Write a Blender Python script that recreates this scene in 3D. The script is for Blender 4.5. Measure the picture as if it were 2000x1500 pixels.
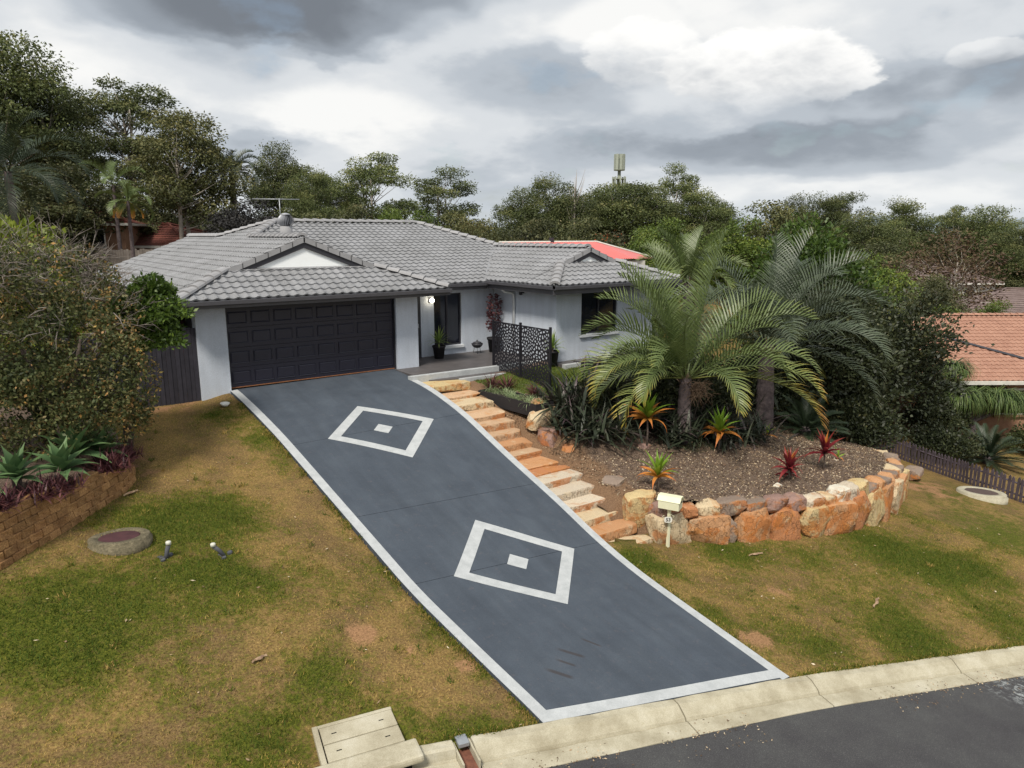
import bpy, bmesh, math, random
import numpy as np
from mathutils import Vector, Matrix, Euler, noise
for o in list(bpy.data.objects): bpy.data.objects.remove(o, do_unlink=True)
S = bpy.context.scene
COL = S.collection
R = math.radians
# ---------------------------------------------------------------- camera
cam = bpy.data.cameras.new('camera'); cam.sensor_width = 36; cam.lens = 25.2; cam.clip_start = .1; cam.clip_end = 9000
camo = bpy.data.objects.new('camera', cam); COL.objects.link(camo)
camo.location = (-5.171, -19.088, 3.951); camo.rotation_euler = (math.pi / 2 - .205, 0, -.645)
S.camera = camo
# ---------------------------------------------------------------- light and exposure
SUN_AZ, SUN_EL = R(236), R(52)          # azimuth clockwise from +Y, elevation
sd = bpy.data.lights.new('sun', 'SUN'); sd.energy = 2.7; sd.angle = R(11); sd.color = (1, .93, .82)
so = bpy.data.objects.new('sun', sd); COL.objects.link(so)
so.rotation_euler = (math.pi / 2 - SUN_EL, 0, math.pi - SUN_AZ)
vs = S.view_settings; vs.view_transform = 'Standard'; vs.look = 'None'; vs.exposure = 0.60; vs.gamma = 1; vs.use_curve_mapping = False
S.cycles.max_bounces = 5; S.cycles.diffuse_bounces = 2; S.cycles.glossy_bounces = 2; S.cycles.transmission_bounces = 2; S.cycles.transparent_max_bounces = 8
# ---------------------------------------------------------------- sky: daylight behind broken cloud
W = bpy.data.worlds.new('World'); S.world = W; W.use_nodes = True
nt = W.node_tree; nt.nodes.clear()
class NG:
    def __init__(s, nt): s.nt = nt
    def n(s, t, **kw):
        x = s.nt.nodes.new(t)
        for k, v in kw.items(): setattr(x, k, v)
        return x
    def l(s, a, b): s.nt.links.new(a, b)
    def m(s, op, a, b=None, c=None, clamp=False):
        x = s.n('ShaderNodeMath', operation=op, use_clamp=clamp)
        for i, v in enumerate((a, b, c)):
            if v is None: continue
            if isinstance(v, (int, float)): x.inputs[i].default_value = v
            else: s.l(v, x.inputs[i])
        return x.outputs[0]
    def mix(s, f, a, b, mode='MIX'):
        x = s.n('ShaderNodeMix', data_type='RGBA', blend_type=mode)
        for i, v in ((0, f), (6, a), (7, b)):
            if isinstance(v, (int, float)): x.inputs[i].default_value = v
            elif isinstance(v, tuple): x.inputs[i].default_value = (*v[:3], 1)
            else: s.l(v, x.inputs[i])
        return x.outputs[2]
    def noise(s, vec, scale, detail=5, rough=.55, lac=2., dist=0.):
        x = s.n('ShaderNodeTexNoise'); x.inputs['Scale'].default_value = scale; x.inputs['Detail'].default_value = detail
        x.inputs['Roughness'].default_value = rough; x.inputs['Lacunarity'].default_value = lac; x.inputs['Distortion'].default_value = dist
        if vec is not None: s.l(vec, x.inputs['Vector'])
        return x.outputs['Fac']
    def ss(s, v, a, b):
        x = s.n('ShaderNodeMapRange', interpolation_type='SMOOTHSTEP'); s.l(v, x.inputs[0])
        x.inputs[1].default_value = a; x.inputs[2].default_value = b; return x.outputs[0]
g = NG(nt)
tc = g.n('ShaderNodeTexCoord'); sep = g.n('ShaderNodeSeparateXYZ'); g.l(tc.outputs['Generated'], sep.inputs[0])
dx, dy, dz = sep.outputs
sky = g.n('ShaderNodeTexSky', sky_type='NISHITA', sun_disc=False); sky.sun_elevation = SUN_EL; sky.sun_rotation = SUN_AZ; sky.dust_density = 2.5; sky.air_density = 1.2
den = g.m('ADD', g.m('MAXIMUM', dz, 0.0), .30)
cmb = g.n('ShaderNodeCombineXYZ'); g.l(g.m('DIVIDE', dx, den), cmb.inputs[0]); g.l(g.m('DIVIDE', dy, den), cmb.inputs[1])
el = g.m('ARCSINE', dz); az = g.m('ARCTAN2', dx, dy)
PLAN = cmb.outputs[0]
def shifted(v3):
    m_ = g.n('ShaderNodeMapping'); m_.inputs['Location'].default_value = v3; g.l(PLAN, m_.inputs[0]); return m_.outputs[0]
n1 = g.noise(PLAN, 1.5, 4, .45)                      # large billows
n2 = g.noise(shifted((7.3, 2.1, 4)), 4.0, 5, .52)    # small billows
n3 = g.noise(shifted((-3.3, 5.1, 9)), .8, 2, .5)
n4 = g.noise(shifted((1.3, -6.1, 2)), 8., 4, .55)    # cauliflower edges
puff = g.m('SUBTRACT', 1., g.m('ABSOLUTE', g.m('SUBTRACT', g.m('MULTIPLY', n4, 2.), 1.)))
def dist2(a0, e0, wa, we, wob):
    a = g.m('DIVIDE', g.m('SUBTRACT', az, R(a0)), R(wa)); e = g.m('DIVIDE', g.m('SUBTRACT', el, R(e0)), R(we))
    a = g.m('ADD', a, g.m('MULTIPLY', g.m('SUBTRACT', n1, .5), wob)); e2 = g.m('ADD', e, g.m('MULTIPLY', g.m('SUBTRACT', n2, .5), wob))
    return g.m('ADD', g.m('MULTIPLY', a, a), g.m('MULTIPLY', e2, e2)), e
def blob(a0, e0, wa, we, wob=1.6, lo=.0, hi=1.5): return g.ss(dist2(a0, e0, wa, we, wob)[0], hi, lo)
v = g.m('ADD', g.m('ADD', g.m('MULTIPLY', n1, 1.0), g.m('MULTIPLY', n2, .42)), g.m('ADD', g.m('MULTIPLY', n3, .5), g.m('MULTIPLY', puff, .10)))
for a0, e0, wa, we, k_ in ((21, 16.2, 14, 4.0, .72), (39, 11.6, 9, 2.6, .22), (60, 6.0, 12, 1.9, .34), (75, 9.5, 8, 4, .30), (20, 6.4, 5, 1.4, .26), (64, 9.5, 8, 2.0, .20), (45, 6.5, 9, 1.5, .18)):   # grey bases
    v = g.m('SUBTRACT', v, g.m('MULTIPLY', blob(a0, e0, wa, we), k_))
for a0, e0, wa, we, k_ in ((10, 9.6, 8, 2.2, .22), (24, 9.0, 7, 2.0, .22), (62, 2.8, 30, 1.3, .16), (45, 14.5, 5, 2.2, .25)):                                        # lit tops
    v = g.m('ADD', v, g.m('MULTIPLY', blob(a0, e0, wa, we), k_))
rp = g.n('ShaderNodeValToRGB'); g.l(g.m('DIVIDE', v, 1.6), rp.inputs[0]); cr = rp.color_ramp; cr.interpolation = 'EASE'
st = [(.42, (1.30, 1.45, 1.66)), (.66, (2.15, 2.40, 2.72)), (.88, (3.3, 3.6, 3.95)), (1.08, (4.7, 4.9, 5.1)), (1.32, (6.3, 6.3, 6.2))]
st = [(p_ / 1.6, c_) for p_, c_ in st]
cr.elements[0].position = st[0][0]; cr.elements[0].color = (*st[0][1], 1); cr.elements[1].position = st[1][0]; cr.elements[1].color = (*st[1][1], 1)
for p_, c_ in st[2:]: cr.elements.new(p_).color = (*c_, 1)
gap = g.m('MULTIPLY', g.ss(g.m('ADD', n2, g.m('MULTIPLY', n1, .6)), .72, .60), .22)
colr = g.mix(gap, rp.outputs[0], sky.outputs[0])
def cumulus(colr, a0, e0, wa, we, amt):               # a sunlit heap with crisp edges and a grey base
    d2, e = dist2(a0, e0, wa, we, 1.3)
    d = g.m('ADD', g.m('SUBTRACT', 1., d2), g.m('MULTIPLY', g.m('SUBTRACT', puff, .6), 1.1))
    lit = g.m('ADD', g.m('MULTIPLY', e, .40), g.m('ADD', g.m('MULTIPLY', puff, .55), g.m('MULTIPLY', g.m('SUBTRACT', n2, .5), 1.2)))
    cc = g.mix(g.ss(lit, -.25, .75), (3.4, 3.6, 3.85), (6.9, 6.85, 6.7))
    return g.mix(g.m('MULTIPLY', g.m('MULTIPLY', g.ss(d, .0, .38), g.ss(e, -1.5, -.3)), amt), colr, cc)
colr = cumulus(colr, 55.0, 11.6, 6.4, 2.3, 1.)
colr = cumulus(colr, 47, 12.8, 4.5, 2.2, .7)
colr = cumulus(colr, 68.5, 11.2, 2.2, .9, .35)
pale = g.ss(el, R(5.5), R(0.5))                       # the cloud deck pales towards the horizon
colr = g.mix(g.m('MULTIPLY', pale, .5), colr, (4.9, 5.2, 5.4))
bg = g.n('ShaderNodeBackground'); bg.inputs[1].default_value = .1; g.l(colr, bg.inputs[0])
out = g.n('ShaderNodeOutputWorld'); g.l(bg.outputs[0], out.inputs[0])
# ---------------------------------------------------------------- materials
MAT = {}
def ramp(G, fac, stops):
    r = G.n('ShaderNodeValToRGB'); G.l(fac, r.inputs[0]); e = r.color_ramp.elements
    e[0].position = stops[0][0]; e[0].color = (*stops[0][1], 1); e[1].position = stops[-1][0]; e[1].color = (*stops[-1][1], 1)
    for p, c in stops[1:-1]: e.new(p).color = (*c, 1)
    return r.outputs[0]
def new_mat(name):
    m = bpy.data.materials.new(name); m.use_nodes = True; m.node_tree.nodes.clear(); MAT[name] = m
    G = NG(m.node_tree); G.p = G.n('ShaderNodeBsdfPrincipled'); G.o = G.n('ShaderNodeOutputMaterial'); G.l(G.p.outputs[0], G.o.inputs[0])
    G.pos = G.n('ShaderNodeNewGeometry').outputs['Position']
    return m, G
def pmat(name, c1, c2=None, scale=3., rough=.85, bump=0., bscale=60., spec=.3, rnd=0., metal=0., fine=0., fscale=90., detail=6):
    m, G = new_mat(name)
    c2 = c2 or tuple(x * .82 for x in c1)
    col = ramp(G, G.noise(G.pos, scale, detail, .62), [(.32, c2), (.68, c1)])
    if fine: col = G.mix(fine, col, ramp(G, G.noise(G.pos, fscale, 3, .6), [(.3, (.12, .12, .12)), (.7, (1.6, 1.6, 1.6))]), 'MULTIPLY')
    if rnd:
        oi = G.n('ShaderNodeObjectInfo'); mr = G.n('ShaderNodeMapRange'); G.l(oi.outputs['Random'], mr.inputs[0]); mr.inputs[3].default_value = 1 - rnd; mr.inputs[4].default_value = 1 + rnd
        cc = G.n('ShaderNodeCombineXYZ'); [G.l(mr.outputs[0], cc.inputs[i]) for i in range(3)]
        col = G.mix(1., col, cc.outputs[0], 'MULTIPLY')
    G.l(col, G.p.inputs['Base Color']); G.p.inputs['Roughness'].default_value = rough; G.p.inputs['Metallic'].default_value = metal; G.p.inputs['Specular IOR Level'].default_value = spec
    if bump:
        b = G.n('ShaderNodeBump'); b.inputs['Strength'].default_value = bump; b.inputs['Distance'].default_value = .02
        G.l(G.noise(G.pos, bscale, 4, .6), b.inputs['Height']); G.l(b.outputs[0], G.p.inputs['Normal'])
    return m
def leafmat(name, stops, rough=.55, trans=.3, rnd=.0, spec=.35):
    """leaf colour runs along the per-leaf attribute tint"""
    m, G = new_mat(name)
    a = G.n('ShaderNodeAttribute', attribute_name='tint')
    col = ramp(G, a.outputs['Fac'], stops)
    col = G.mix(.5, col, ramp(G, G.noise(G.pos, 1.3, 3, .6), [(.3, (.55, .6, .55)), (.7, (1.35, 1.3, 1.25))]), 'MULTIPLY')
    if rnd:
        oi = G.n('ShaderNodeObjectInfo'); mr = G.n('ShaderNodeMapRange'); G.l(oi.outputs['Random'], mr.inputs[0]); mr.inputs[3].default_value = 1 - rnd; mr.inputs[4].default_value = 1 + rnd
        cc = G.n('ShaderNodeCombineXYZ'); [G.l(mr.outputs[0], cc.inputs[i]) for i in range(3)]
        col = G.mix(1., col, cc.outputs[0], 'MULTIPLY')
    G.l(col, G.p.inputs['Base Color']); G.p.inputs['Roughness'].default_value = rough; G.p.inputs['Specular IOR Level'].default_value = spec
    t = G.n('ShaderNodeBsdfTranslucent'); G.l(col, t.inputs[0]); mx = G.n('ShaderNodeMixShader'); mx.inputs[0].default_value = trans
    G.l(G.p.outputs[0], mx.inputs[1]); G.l(t.outputs[0], mx.inputs[2]); G.l(mx.outputs[0], G.o.inputs[0])
    return m
# ---------------------------------------------------------------- objects
def tag(o, label=None, cat=None, group=None, kind=None):
    if label: o['label'] = label
    if cat: o['category'] = cat
    if group: o['group'] = group
    if kind: o['kind'] = kind
    return o
def link(name, data, mat=None, parent=None, loc=(0, 0, 0), rot=(0, 0, 0), scale=(1, 1, 1)):
    o = bpy.data.objects.new(name, data); COL.objects.link(o)
    o.location = loc; o.rotation_euler = rot; o.scale = scale
    if parent is not None: o.parent = parent
    if mat is not None and data is not None:
        mt = MAT[mat] if isinstance(mat, str) else mat
        if not data.materials: data.materials.append(mt)
        elif data.materials[0] != mt: o.material_slots[0].link = 'OBJECT'; o.material_slots[0].material = mt
    return o
def thing(name, label, cat, loc=(0, 0, 0), rz=0, group=None):
    o = link(name, None, loc=loc, rot=(0, 0, rz)); o.empty_display_size = .2
    return tag(o, label, cat, group)
def mesh(name, v, f, smooth=False, tint=None):
    me = bpy.data.meshes.new(name)
    if isinstance(f, np.ndarray):
        v = np.asarray(v, np.float32); n, k = f.shape
        me.vertices.add(len(v)); me.vertices.foreach_set('co', v.ravel())
        me.loops.add(n * k); me.loops.foreach_set('vertex_index', f.astype(np.int32).ravel())
        me.polygons.add(n); me.polygons.foreach_set('loop_start', np.arange(0, n * k, k, dtype=np.int32)); me.polygons.foreach_set('loop_total', np.full(n, k, np.int32))
        if smooth: me.polygons.foreach_set('use_smooth', np.ones(n, bool))
        me.update(calc_edges=True)
    else:
        me.from_pydata([tuple(map(float, p)) for p in v], [], f)
        if smooth: me.polygons.foreach_set('use_smooth', [True] * len(me.polygons))
        me.update()
    if tint is not None:
        a = me.attributes.new('tint', 'FLOAT', 'POINT'); a.data.foreach_set('value', np.asarray(tint, np.float32))
    return me
def bm_mesh(name, bm, smooth=False):
    me = bpy.data.meshes.new(name); bm.normal_update(); bm.to_mesh(me); bm.free()
    if smooth: me.polygons.foreach_set('use_smooth', [True] * len(me.polygons))
    return me
def box_bm(x0, x1, y0, y1, z0, z1, bevel=0.):
    bm = bmesh.new(); bmesh.ops.create_cube(bm, size=1)
    for v in bm.verts: v.co = Vector(((x0 + x1) / 2 + v.co.x * (x1 - x0), (y0 + y1) / 2 + v.co.y * (y1 - y0), (z0 + z1) / 2 + v.co.z * (z1 - z0)))
    if bevel: bmesh.ops.bevel(bm, geom=bm.edges[:], offset=bevel, segments=2, affect='EDGES', profile=.6)
    return bm
def box(name, b, mat, parent=None, bevel=0., loc=(0, 0, 0), rot=(0, 0, 0)):
    return link(name, bm_mesh(name, box_bm(*b, bevel=bevel)), mat, parent, loc, rot)
def prism_mesh(name, poly, z0, z1):
    n = len(poly); v = [(*p[:2], z0) for p in poly] + [(*p[:2], z1) for p in poly]
    f = [tuple(range(n - 1, -1, -1)), tuple(range(n, 2 * n))] + [(i, (i + 1) % n, n + (i + 1) % n, n + i) for i in range(n)]
    return mesh(name, v, f)
def tube_arrays(pts, rad, k=8, cap=True):
    pts = [Vector(p) for p in pts]; n = len(pts); V = []; F = []
    up = Vector((.13, .21, 1)).normalized()
    for i, p in enumerate(pts):
        t = (pts[min(i + 1, n - 1)] - pts[max(i - 1, 0)]).normalized()
        a = t.cross(Vector((1, .07, .03)) if abs(t.z) > .8 else up).normalized(); b = t.cross(a)
        for j in range(k):
            q = 2 * math.pi * j / k; V.append(p + (a * math.cos(q) + b * math.sin(q)) * rad[i])
    for i in range(n - 1):
        for j in range(k): F.append((i * k + j, i * k + (j + 1) % k, (i + 1) * k + (j + 1) % k, (i + 1) * k + j))
    if cap:
        F.append(tuple(range(k - 1, -1, -1))); F.append(tuple((n - 1) * k + j for j in range(k)))
    return [tuple(p) for p in V], F
def tubes_mesh(name, chains, k=6, smooth=True):
    V, F = [], []
    for pts, rad in chains:
        v, f = tube_arrays(pts, rad, k); o = len(V); V += v; F += [tuple(i + o for i in q) for q in f]
    return mesh(name, V, F, smooth)
def tube(name, pts, rad, mat, parent=None, k=8, smooth=True):
    if isinstance(rad, (int, float)): rad = [rad] * len(pts)
    return link(name, tubes_mesh(name, [(pts, rad)], k, smooth), mat, parent)
def lathe_mesh(name, prof, k=20, smooth=True):
    V = []; F = []
    for r, z in prof:
        for j in range(k): V.append((r * math.cos(2 * math.pi * j / k), r * math.sin(2 * math.pi * j / k), z))
    for i in range(len(prof) - 1):
        for j in range(k): F.append((i * k + j, i * k + (j + 1) % k, (i + 1) * k + (j + 1) % k, (i + 1) * k + j))
    F.append(tuple(range(k - 1, -1, -1))); F.append(tuple((len(prof) - 1) * k + j for j in range(k)))
    return mesh(name, V, F, smooth)
def fbm(x, y, sc, seed=0, oc=4):
    x = np.asarray(x, float) * sc; y = np.asarray(y, float) * sc; o = np.zeros_like(x); amp = .5; tot = 0
    for k in range(oc):
        xi = np.floor(x); yi = np.floor(y); fx = x - xi; fy = y - yi; fx = fx * fx * (3 - 2 * fx); fy = fy * fy * (3 - 2 * fy)
        h = lambda a, b: np.mod(np.sin(a * 127.1 + b * 311.7 + seed * 74.7 + k * 19.3) * 43758.5453, 1)
        o += amp * ((h(xi, yi) * (1 - fx) + h(xi + 1, yi) * fx) * (1 - fy) + (h(xi, yi + 1) * (1 - fx) + h(xi + 1, yi + 1) * fx) * fy)
        tot += amp; amp *= .5; x = x * 2.03 + 5.1; y = y * 2.03 + 1.7
    return o / tot
def inpoly(x, y, poly):
    x = np.asarray(x); y = np.asarray(y); r = np.zeros(x.shape, bool); n = len(poly)
    for i in range(n):
        (x0, y0), (x1, y1) = poly[i][:2], poly[(i + 1) % n][:2]
        c = ((y0 > y) != (y1 > y)); r ^= c & (x < (x1 - x0) * (y - y0) / ((y1 - y0) if y1 != y0 else 1e-9) + x0)
    return r
def sheet(name, xs, ys, zf, keep=None, mat=None, parent=None, tintf=None, smooth=True):
    X, Y = np.meshgrid(xs, ys); Z = zf(X, Y); ny, nx = X.shape
    v = np.c_[X.ravel(), Y.ravel(), Z.ravel()]; i = np.arange(ny * nx).reshape(ny, nx)
    f = np.c_[i[:-1, :-1].ravel(), i[:-1, 1:].ravel(), i[1:, 1:].ravel(), i[1:, :-1].ravel()]
    if keep is not None:
        k = keep(X, Y).ravel(); f = f[k[f].all(1)]
        u = np.unique(f); mp = np.full(len(v), -1); mp[u] = np.arange(len(u)); v = v[u]; f = mp[f]
    me = mesh(name, v, f, smooth)
    if tintf:
        for an, fn in tintf.items():
            a = me.attributes.new(an, 'FLOAT', 'POINT'); a.data.foreach_set('value', np.asarray(fn(v[:, 0], v[:, 1]), np.float32))
    return link(name, me, mat, parent)
def unit(a): return a / (np.linalg.norm(a, axis=-1, keepdims=True) + 1e-9)
def leaf_arrays(C, D, L, Wd, rng, roll=None, fold=0.):
    """one diamond-shaped leaf (quad) per row: base C, direction D, length L, half width Wd"""
    n = len(C); D = unit(D); r = unit(np.cross(D, rng.normal(size=(n, 3)) if roll is None else roll))
    L = np.broadcast_to(np.asarray(L, float).reshape(-1, 1), (n, 1)); Wd = np.broadcast_to(np.asarray(Wd, float).reshape(-1, 1), (n, 1))
    mid = C + D * L * .45; nn = np.cross(D, r)
    V = np.stack([C, mid + r * Wd + nn * fold * Wd, C + D * L, mid - r * Wd + nn * fold * Wd], 1).reshape(-1, 3)
    F = np.arange(4 * n).reshape(n, 4); return V, F
# TERRAIN-BEGIN
def tps_fit(pts, reg=1e-3):
    p = np.array(pts, float); n = len(p)
    d = np.linalg.norm(p[:, None, :2] - p[None, :, :2], axis=2)
    K = np.where(d > 0, d * d * np.log(d + 1e-9), 0) + reg * np.eye(n)
    Q = np.c_[np.ones(n), p[:, :2]]
    A = np.zeros((n + 3, n + 3)); A[:n, :n] = K; A[:n, n:] = Q; A[n:, :n] = Q.T
    w = np.linalg.solve(A, np.r_[p[:, 2], 0, 0, 0])
    return p[:, :2], w
def tps_eval(f, x, y):
    c, w = f; x = np.asarray(x, float); y = np.asarray(y, float)
    d = np.sqrt((x[..., None] - c[:, 0]) ** 2 + (y[..., None] - c[:, 1]) ** 2)
    return (np.where(d > 0, d * d * np.log(d + 1e-9), 0) @ w[:len(c)]) + w[-3] + w[-2] * x + w[-1] * y
def sstep(a, b, v):
    t = np.clip((np.asarray(v, float) - a) / (b - a), 0, 1); return t * t * (3 - 2 * t)
# driveway edges: y -> x and z of the outer left and right edge
DL = np.array([(-13.3, .14, -2.40), (-12.75, .12, -2.28), (-11.3, .06, -2.07), (-9.45, 0, -1.80), (-7.95, -.03, -1.45), (-5.15, -.05, -.85), (-3.4, -.05, -.50), (-1.6, -.05, -.22), (0.06, -.05, -.02), (1.2, -.05, 0)])
DR = np.array([(-13.9, 4.32, -2.86), (-13.68, 4.32, -2.80), (-11.5, 4.45, -2.55), (-10.3, 4.52, -2.40), (-9.2, 4.6, -2.18), (-7.9, 4.68, -1.79), (-6.0, 4.72, -1.24), (-4.0, 4.74, -.56), (-2.4, 4.74, -.20), (-1.0, 4.74, -.06), (0.06, 4.74, 0), (1.2, 4.74, 0)])
def _sm(tab, y, k):
    y = np.asarray(y, float); o = np.zeros_like(y)
    for d in (-.5, -.25, 0, .25, .5): o = o + np.interp(y + d, tab[:, 0], tab[:, k])
    return o / 5
def drive_xl(y): return _sm(DL, y, 1)
def drive_xr(y): return _sm(DR, y, 1)
def drive_z(x, y):
    a, b = drive_xl(y), drive_xr(y); t = (np.asarray(x, float) - a) / (b - a)
    return _sm(DL, y, 2) * (1 - t) + _sm(DR, y, 2) * t
KERB = np.array([(-26, -6.6, 1.0), (-14, -9.6, -.5), (-9, -10.75, -1.1), (-5.5, -11.5, -1.55), (-2.6, -12.15, -1.92), (-1.25, -12.45, -2.1), (.12, -12.75, -2.28), (4.32, -13.68, -2.82), (9.84, -15.14, -3.6), (14, -16.4, -4.2), (21, -18.8, -5.2), (32, -23.0, -6.7)])
def kerb_y(x): return sum(np.interp(np.asarray(x, float) + d, KERB[:, 0], KERB[:, 1]) for d in (-.6, 0, .6)) / 3
def kerb_z(x): return sum(np.interp(np.asarray(x, float) + d, KERB[:, 0], KERB[:, 2]) for d in (-.6, 0, .6)) / 3
LAWN = [(-.05, -.1, -.17), (-.05, -1.8, -.31), (-.05, -3.4, -.56), (-.05, -5.15, -.9), (-.05, -7.95, -1.49), (-.03, -9.5, -1.83), (.05, -11.3, -2.09),
        (4.75, -2.3, -.27), (4.75, -4.0, -.66), (4.75, -5.9, -1.3), (4.7, -7.8, -1.85), (4.55, -10.3, -2.44), (4.45, -11.5, -2.60),
        (-5.3, -7.2, -.63), (-3.1, -3.55, -.5), (-3.78, -7.05, -.8), (-2.2, 0, -.21), (-.75, -.1, -.21), (-9, -5, -.2), (-5.5, -3, -.3), (-2, -9.5, -1.45), (-5, -9.3, -1.1),
        (6.05, -9.3, -2.62), (9.3, -10.4, -2.95), (12.6, -10.8, -3.25), (16, -11, -3.7), (21, -7.2, -4.35), (20.8, -11.7, -4.45), (19.7, -10.8, -4.15), (16, -6, -3.4),
        (28, -8, -4.9), (28, -16, -5.8), (36, -4, -5.3), (50, 2, -6.2), (0, 8, -.25), (10, 8, -.3), (15.5, 4, -1.2), (-3, 10, -.2), (10, 22, 0), (-12, 15, 1.2), (25, 15, -3.6), (40, 25, -5.6), (-14, 2, .7), (0, 35, 1.8)]
LAWN += [tuple(k) for k in KERB]
_lf = tps_fit(LAWN, 1e-2)
def lawn_z(x, y):
    x = np.asarray(x, float); y = np.asarray(y, float)
    z = tps_eval(_lf, x, y)
    ky = kerb_y(x); kz = kerb_z(x)
    w = sstep(2.2, 0.0, y - ky)                       # ease onto the back of the kerb
    z = z * (1 - w) + w * (kz + np.maximum(y - ky, 0) * .07)
    xl, xr = drive_xl(y), drive_xr(y); zd = drive_z(np.clip(x, xl, xr), y)
    near = (y < .5)
    dist = np.maximum(xl - x, x - xr)
    w = np.where(near & (y > ky - .2), sstep(.7, 0, dist), 0)
    z = z * (1 - w) + w * (zd - .05)
    inside = near & (dist < 0.0)
    z = np.where(inside, zd - .05 - .12 * sstep(0, -.12, dist), z)
    road = ky - y
    z = np.where(road > 0, kz - .05 - .45 * sstep(0, .25, road), z)
    return z
def far_z(x, y):
    x = np.asarray(x, float); y = np.asarray(y, float)
    a = x * .8 - y * .6                                # grows to the right of the view
    return -5.0 + 8.0 * sstep(20, -30, a) - 7 * sstep(20, 160, a) + 1.2 * np.sin(x * .021) * np.cos(y * .017)
def ground_z(x, y):
    x = np.asarray(x, float); y = np.asarray(y, float)
    r = np.hypot(x - 6, (y - 0) * 1.0)
    w = sstep(24, 52, r)
    zl = lawn_z(np.clip(x, -25, 50), np.clip(y, -40, 45))
    return zl * (1 - w) + far_z(x, y) * w
WALLC = [(6.15, -9.2), (7.0, -9.5), (8.2, -9.9), (9.06, -10.25), (10.14, -10.6), (11.1, -10.8), (12.6, -10.8), (14.2, -10.55), (15.8, -10.0), (17.2, -9.2), (18.1, -8.3), (18.6, -7.2), (18.6, -5.8)]   # foot of the boulder wall
MOUND = [(6.0, -2.4, -.36), (6.0, -3.4, -.62), (6.0, -4.4, -.92), (6.4, -3.8, -.70), (6.4, -5.0, -.95), (6.85, -3.6, -.42), (6.4, -2.6, -.42), (6.0, -5.4, -1.25), (6.0, -6.5, -1.5), (6.0, -7.5, -1.68), (6.2, -8.7, -1.78),
         (7.0, -9.1, -1.85), (8.2, -9.5, -1.97), (9.1, -9.85, -2.03), (10.1, -10.2, -2.1), (11.1, -10.4, -2.18), (12.6, -10.4, -2.3), (14.2, -10.1, -2.45), (15.6, -9.6, -2.6), (16.9, -8.9, -2.75), (17.7, -8.1, -2.9), (18.2, -7.1, -3.0), (18.2, -5.8, -3.0),
         (8, -7.8, -1.62), (10, -7.5, -1.75), (12, -7.8, -2.0), (14, -7.5, -2.2), (16, -7.0, -2.5), (7.2, -6, -1.1), (7.0, -4.6, -.62), (8.6, -5.2, -.7), (10, -5.6, -1.1), (12, -5.5, -1.5), (14, -5, -1.7), (7, -3.2, -.3), (8.5, -3.8, -.3), (10, -4, -.35), (9, -2.6, -.15), (7, -1.9, -.2), (11, -2.6, -.15), (12.5, -3.5, -.5), (14.5, -3, -.8), (17, -4, -2.2)]
_mf = tps_fit(MOUND, 1e-2)
def mound_z(x, y): return tps_eval(_mf, x, y) - .3 * sstep(6.08, 5.8, x) - .8 * sstep(-8.25, -8.85, y) * sstep(6.55, 6.2, x) + .025 * np.sin(np.asarray(x) * 5.1 + 1.3 * np.asarray(y)) * np.cos(np.asarray(y) * 4.3)
# TERRAIN-END
# ---------------------------------------------------------------- ground
GREEN = [(-2.9, -6.24, 1.0), (-2.06, -6.23, 0.8), (-3.95, -8.63, 1.0), (-4.76, -8.88, 0.9), (-2.69, -8.22, 0.7), (-3.23, -11.72, 0.7), (-0.8, -12.54, 0.5), (-2.03, -10.88, 0.5), (-1.67, -11.92, 0.5), (5.21, -10.25, 0.6), (7.52, -10.14, 0.7), (8.98, -11.0, 0.8), (11.08, -12.17, 1.1), (12.3, -13.12, 1.2), (5.83, -13.51, 0.5), (8.08, -14.05, 0.8), (10.45, -14.78, 1.0), (-0.08, -10.51, 0.35), (0.09, -11.5, 0.3), (4.6, -9.99, 0.4), (-0.36, -4.91, 0.35), (-0.45, -3.3, 0.3), (-0.8, -1.37, 0.3), (4.61, -11.86, 0.35), (16, -13, 1.5), (-8, -9, 1.2)]
SOIL = [(-1.18, -10.23, .22), (-0.11, -11.34, .22), (4.96, -12.8, .30), (6.88, -11.73, .26), (-1.57, -.18, .6), (-5.38, -10.01, .25), (7.6, -11.9, .2), (-0.72, -10.72, .16), (18.3, -9.6, .9), (-2.9, -4.2, .25)]
def f_green(x, y):
    o = (fbm(x, y, .55, 3) - .5) * 1.3 + .16
    for a, b, r in GREEN: o = o + .72 * np.exp(-((x - a) ** 2 + (y - b) ** 2) / (r * 1.1) ** 2)
    return np.clip(o + (fbm(x, y, 3.5, 8) - .5) * .55, 0, 1)
def f_soil(x, y):
    o = np.zeros_like(np.asarray(x, float)); nz = fbm(x, y, 2.6, 5)
    for a, b, r in SOIL: o = np.maximum(o, sstep(1.15, .25, np.hypot(x - a, y - b) / (r * 1.25) + (nz - .5) * 2.2))
    return np.clip(o, 0, 1)
MPOLY = [(4.80, -1.3), (4.78, -4), (4.74, -7.9), (4.6, -9.2), (6.2, -8.9), (7.1, -9.2), (8.2, -9.6), (9.1, -9.9), (10.2, -10.2), (11.1, -10.4), (12.5, -10.4), (14.0, -10.1), (15.6, -9.6), (16.9, -8.85), (17.7, -8.1), (18.2, -7.1), (18.2, -2), (9.4, -1.9), (9.4, -1.3)]
def gz(X, Y):
    Z = ground_z(X, Y); k = inpoly(X, Y, MPOLY)
    Z = Z - .14 * ((np.abs(X + 2.22 + .2 * (Y + 12)) < .66) & (Y < kerb_y(X) + .86) & (Y > kerb_y(X) - .1))
    return np.where(k, np.minimum(Z, mound_z(np.clip(X, 4.7, 19), np.clip(Y, -11, -1)) - .4), Z) + .012 * (fbm(X, Y, 2.2, 4) - .5) * (np.hypot(X - 3, Y + 8) < 25)
m, G = new_mat('lawn')
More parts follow.
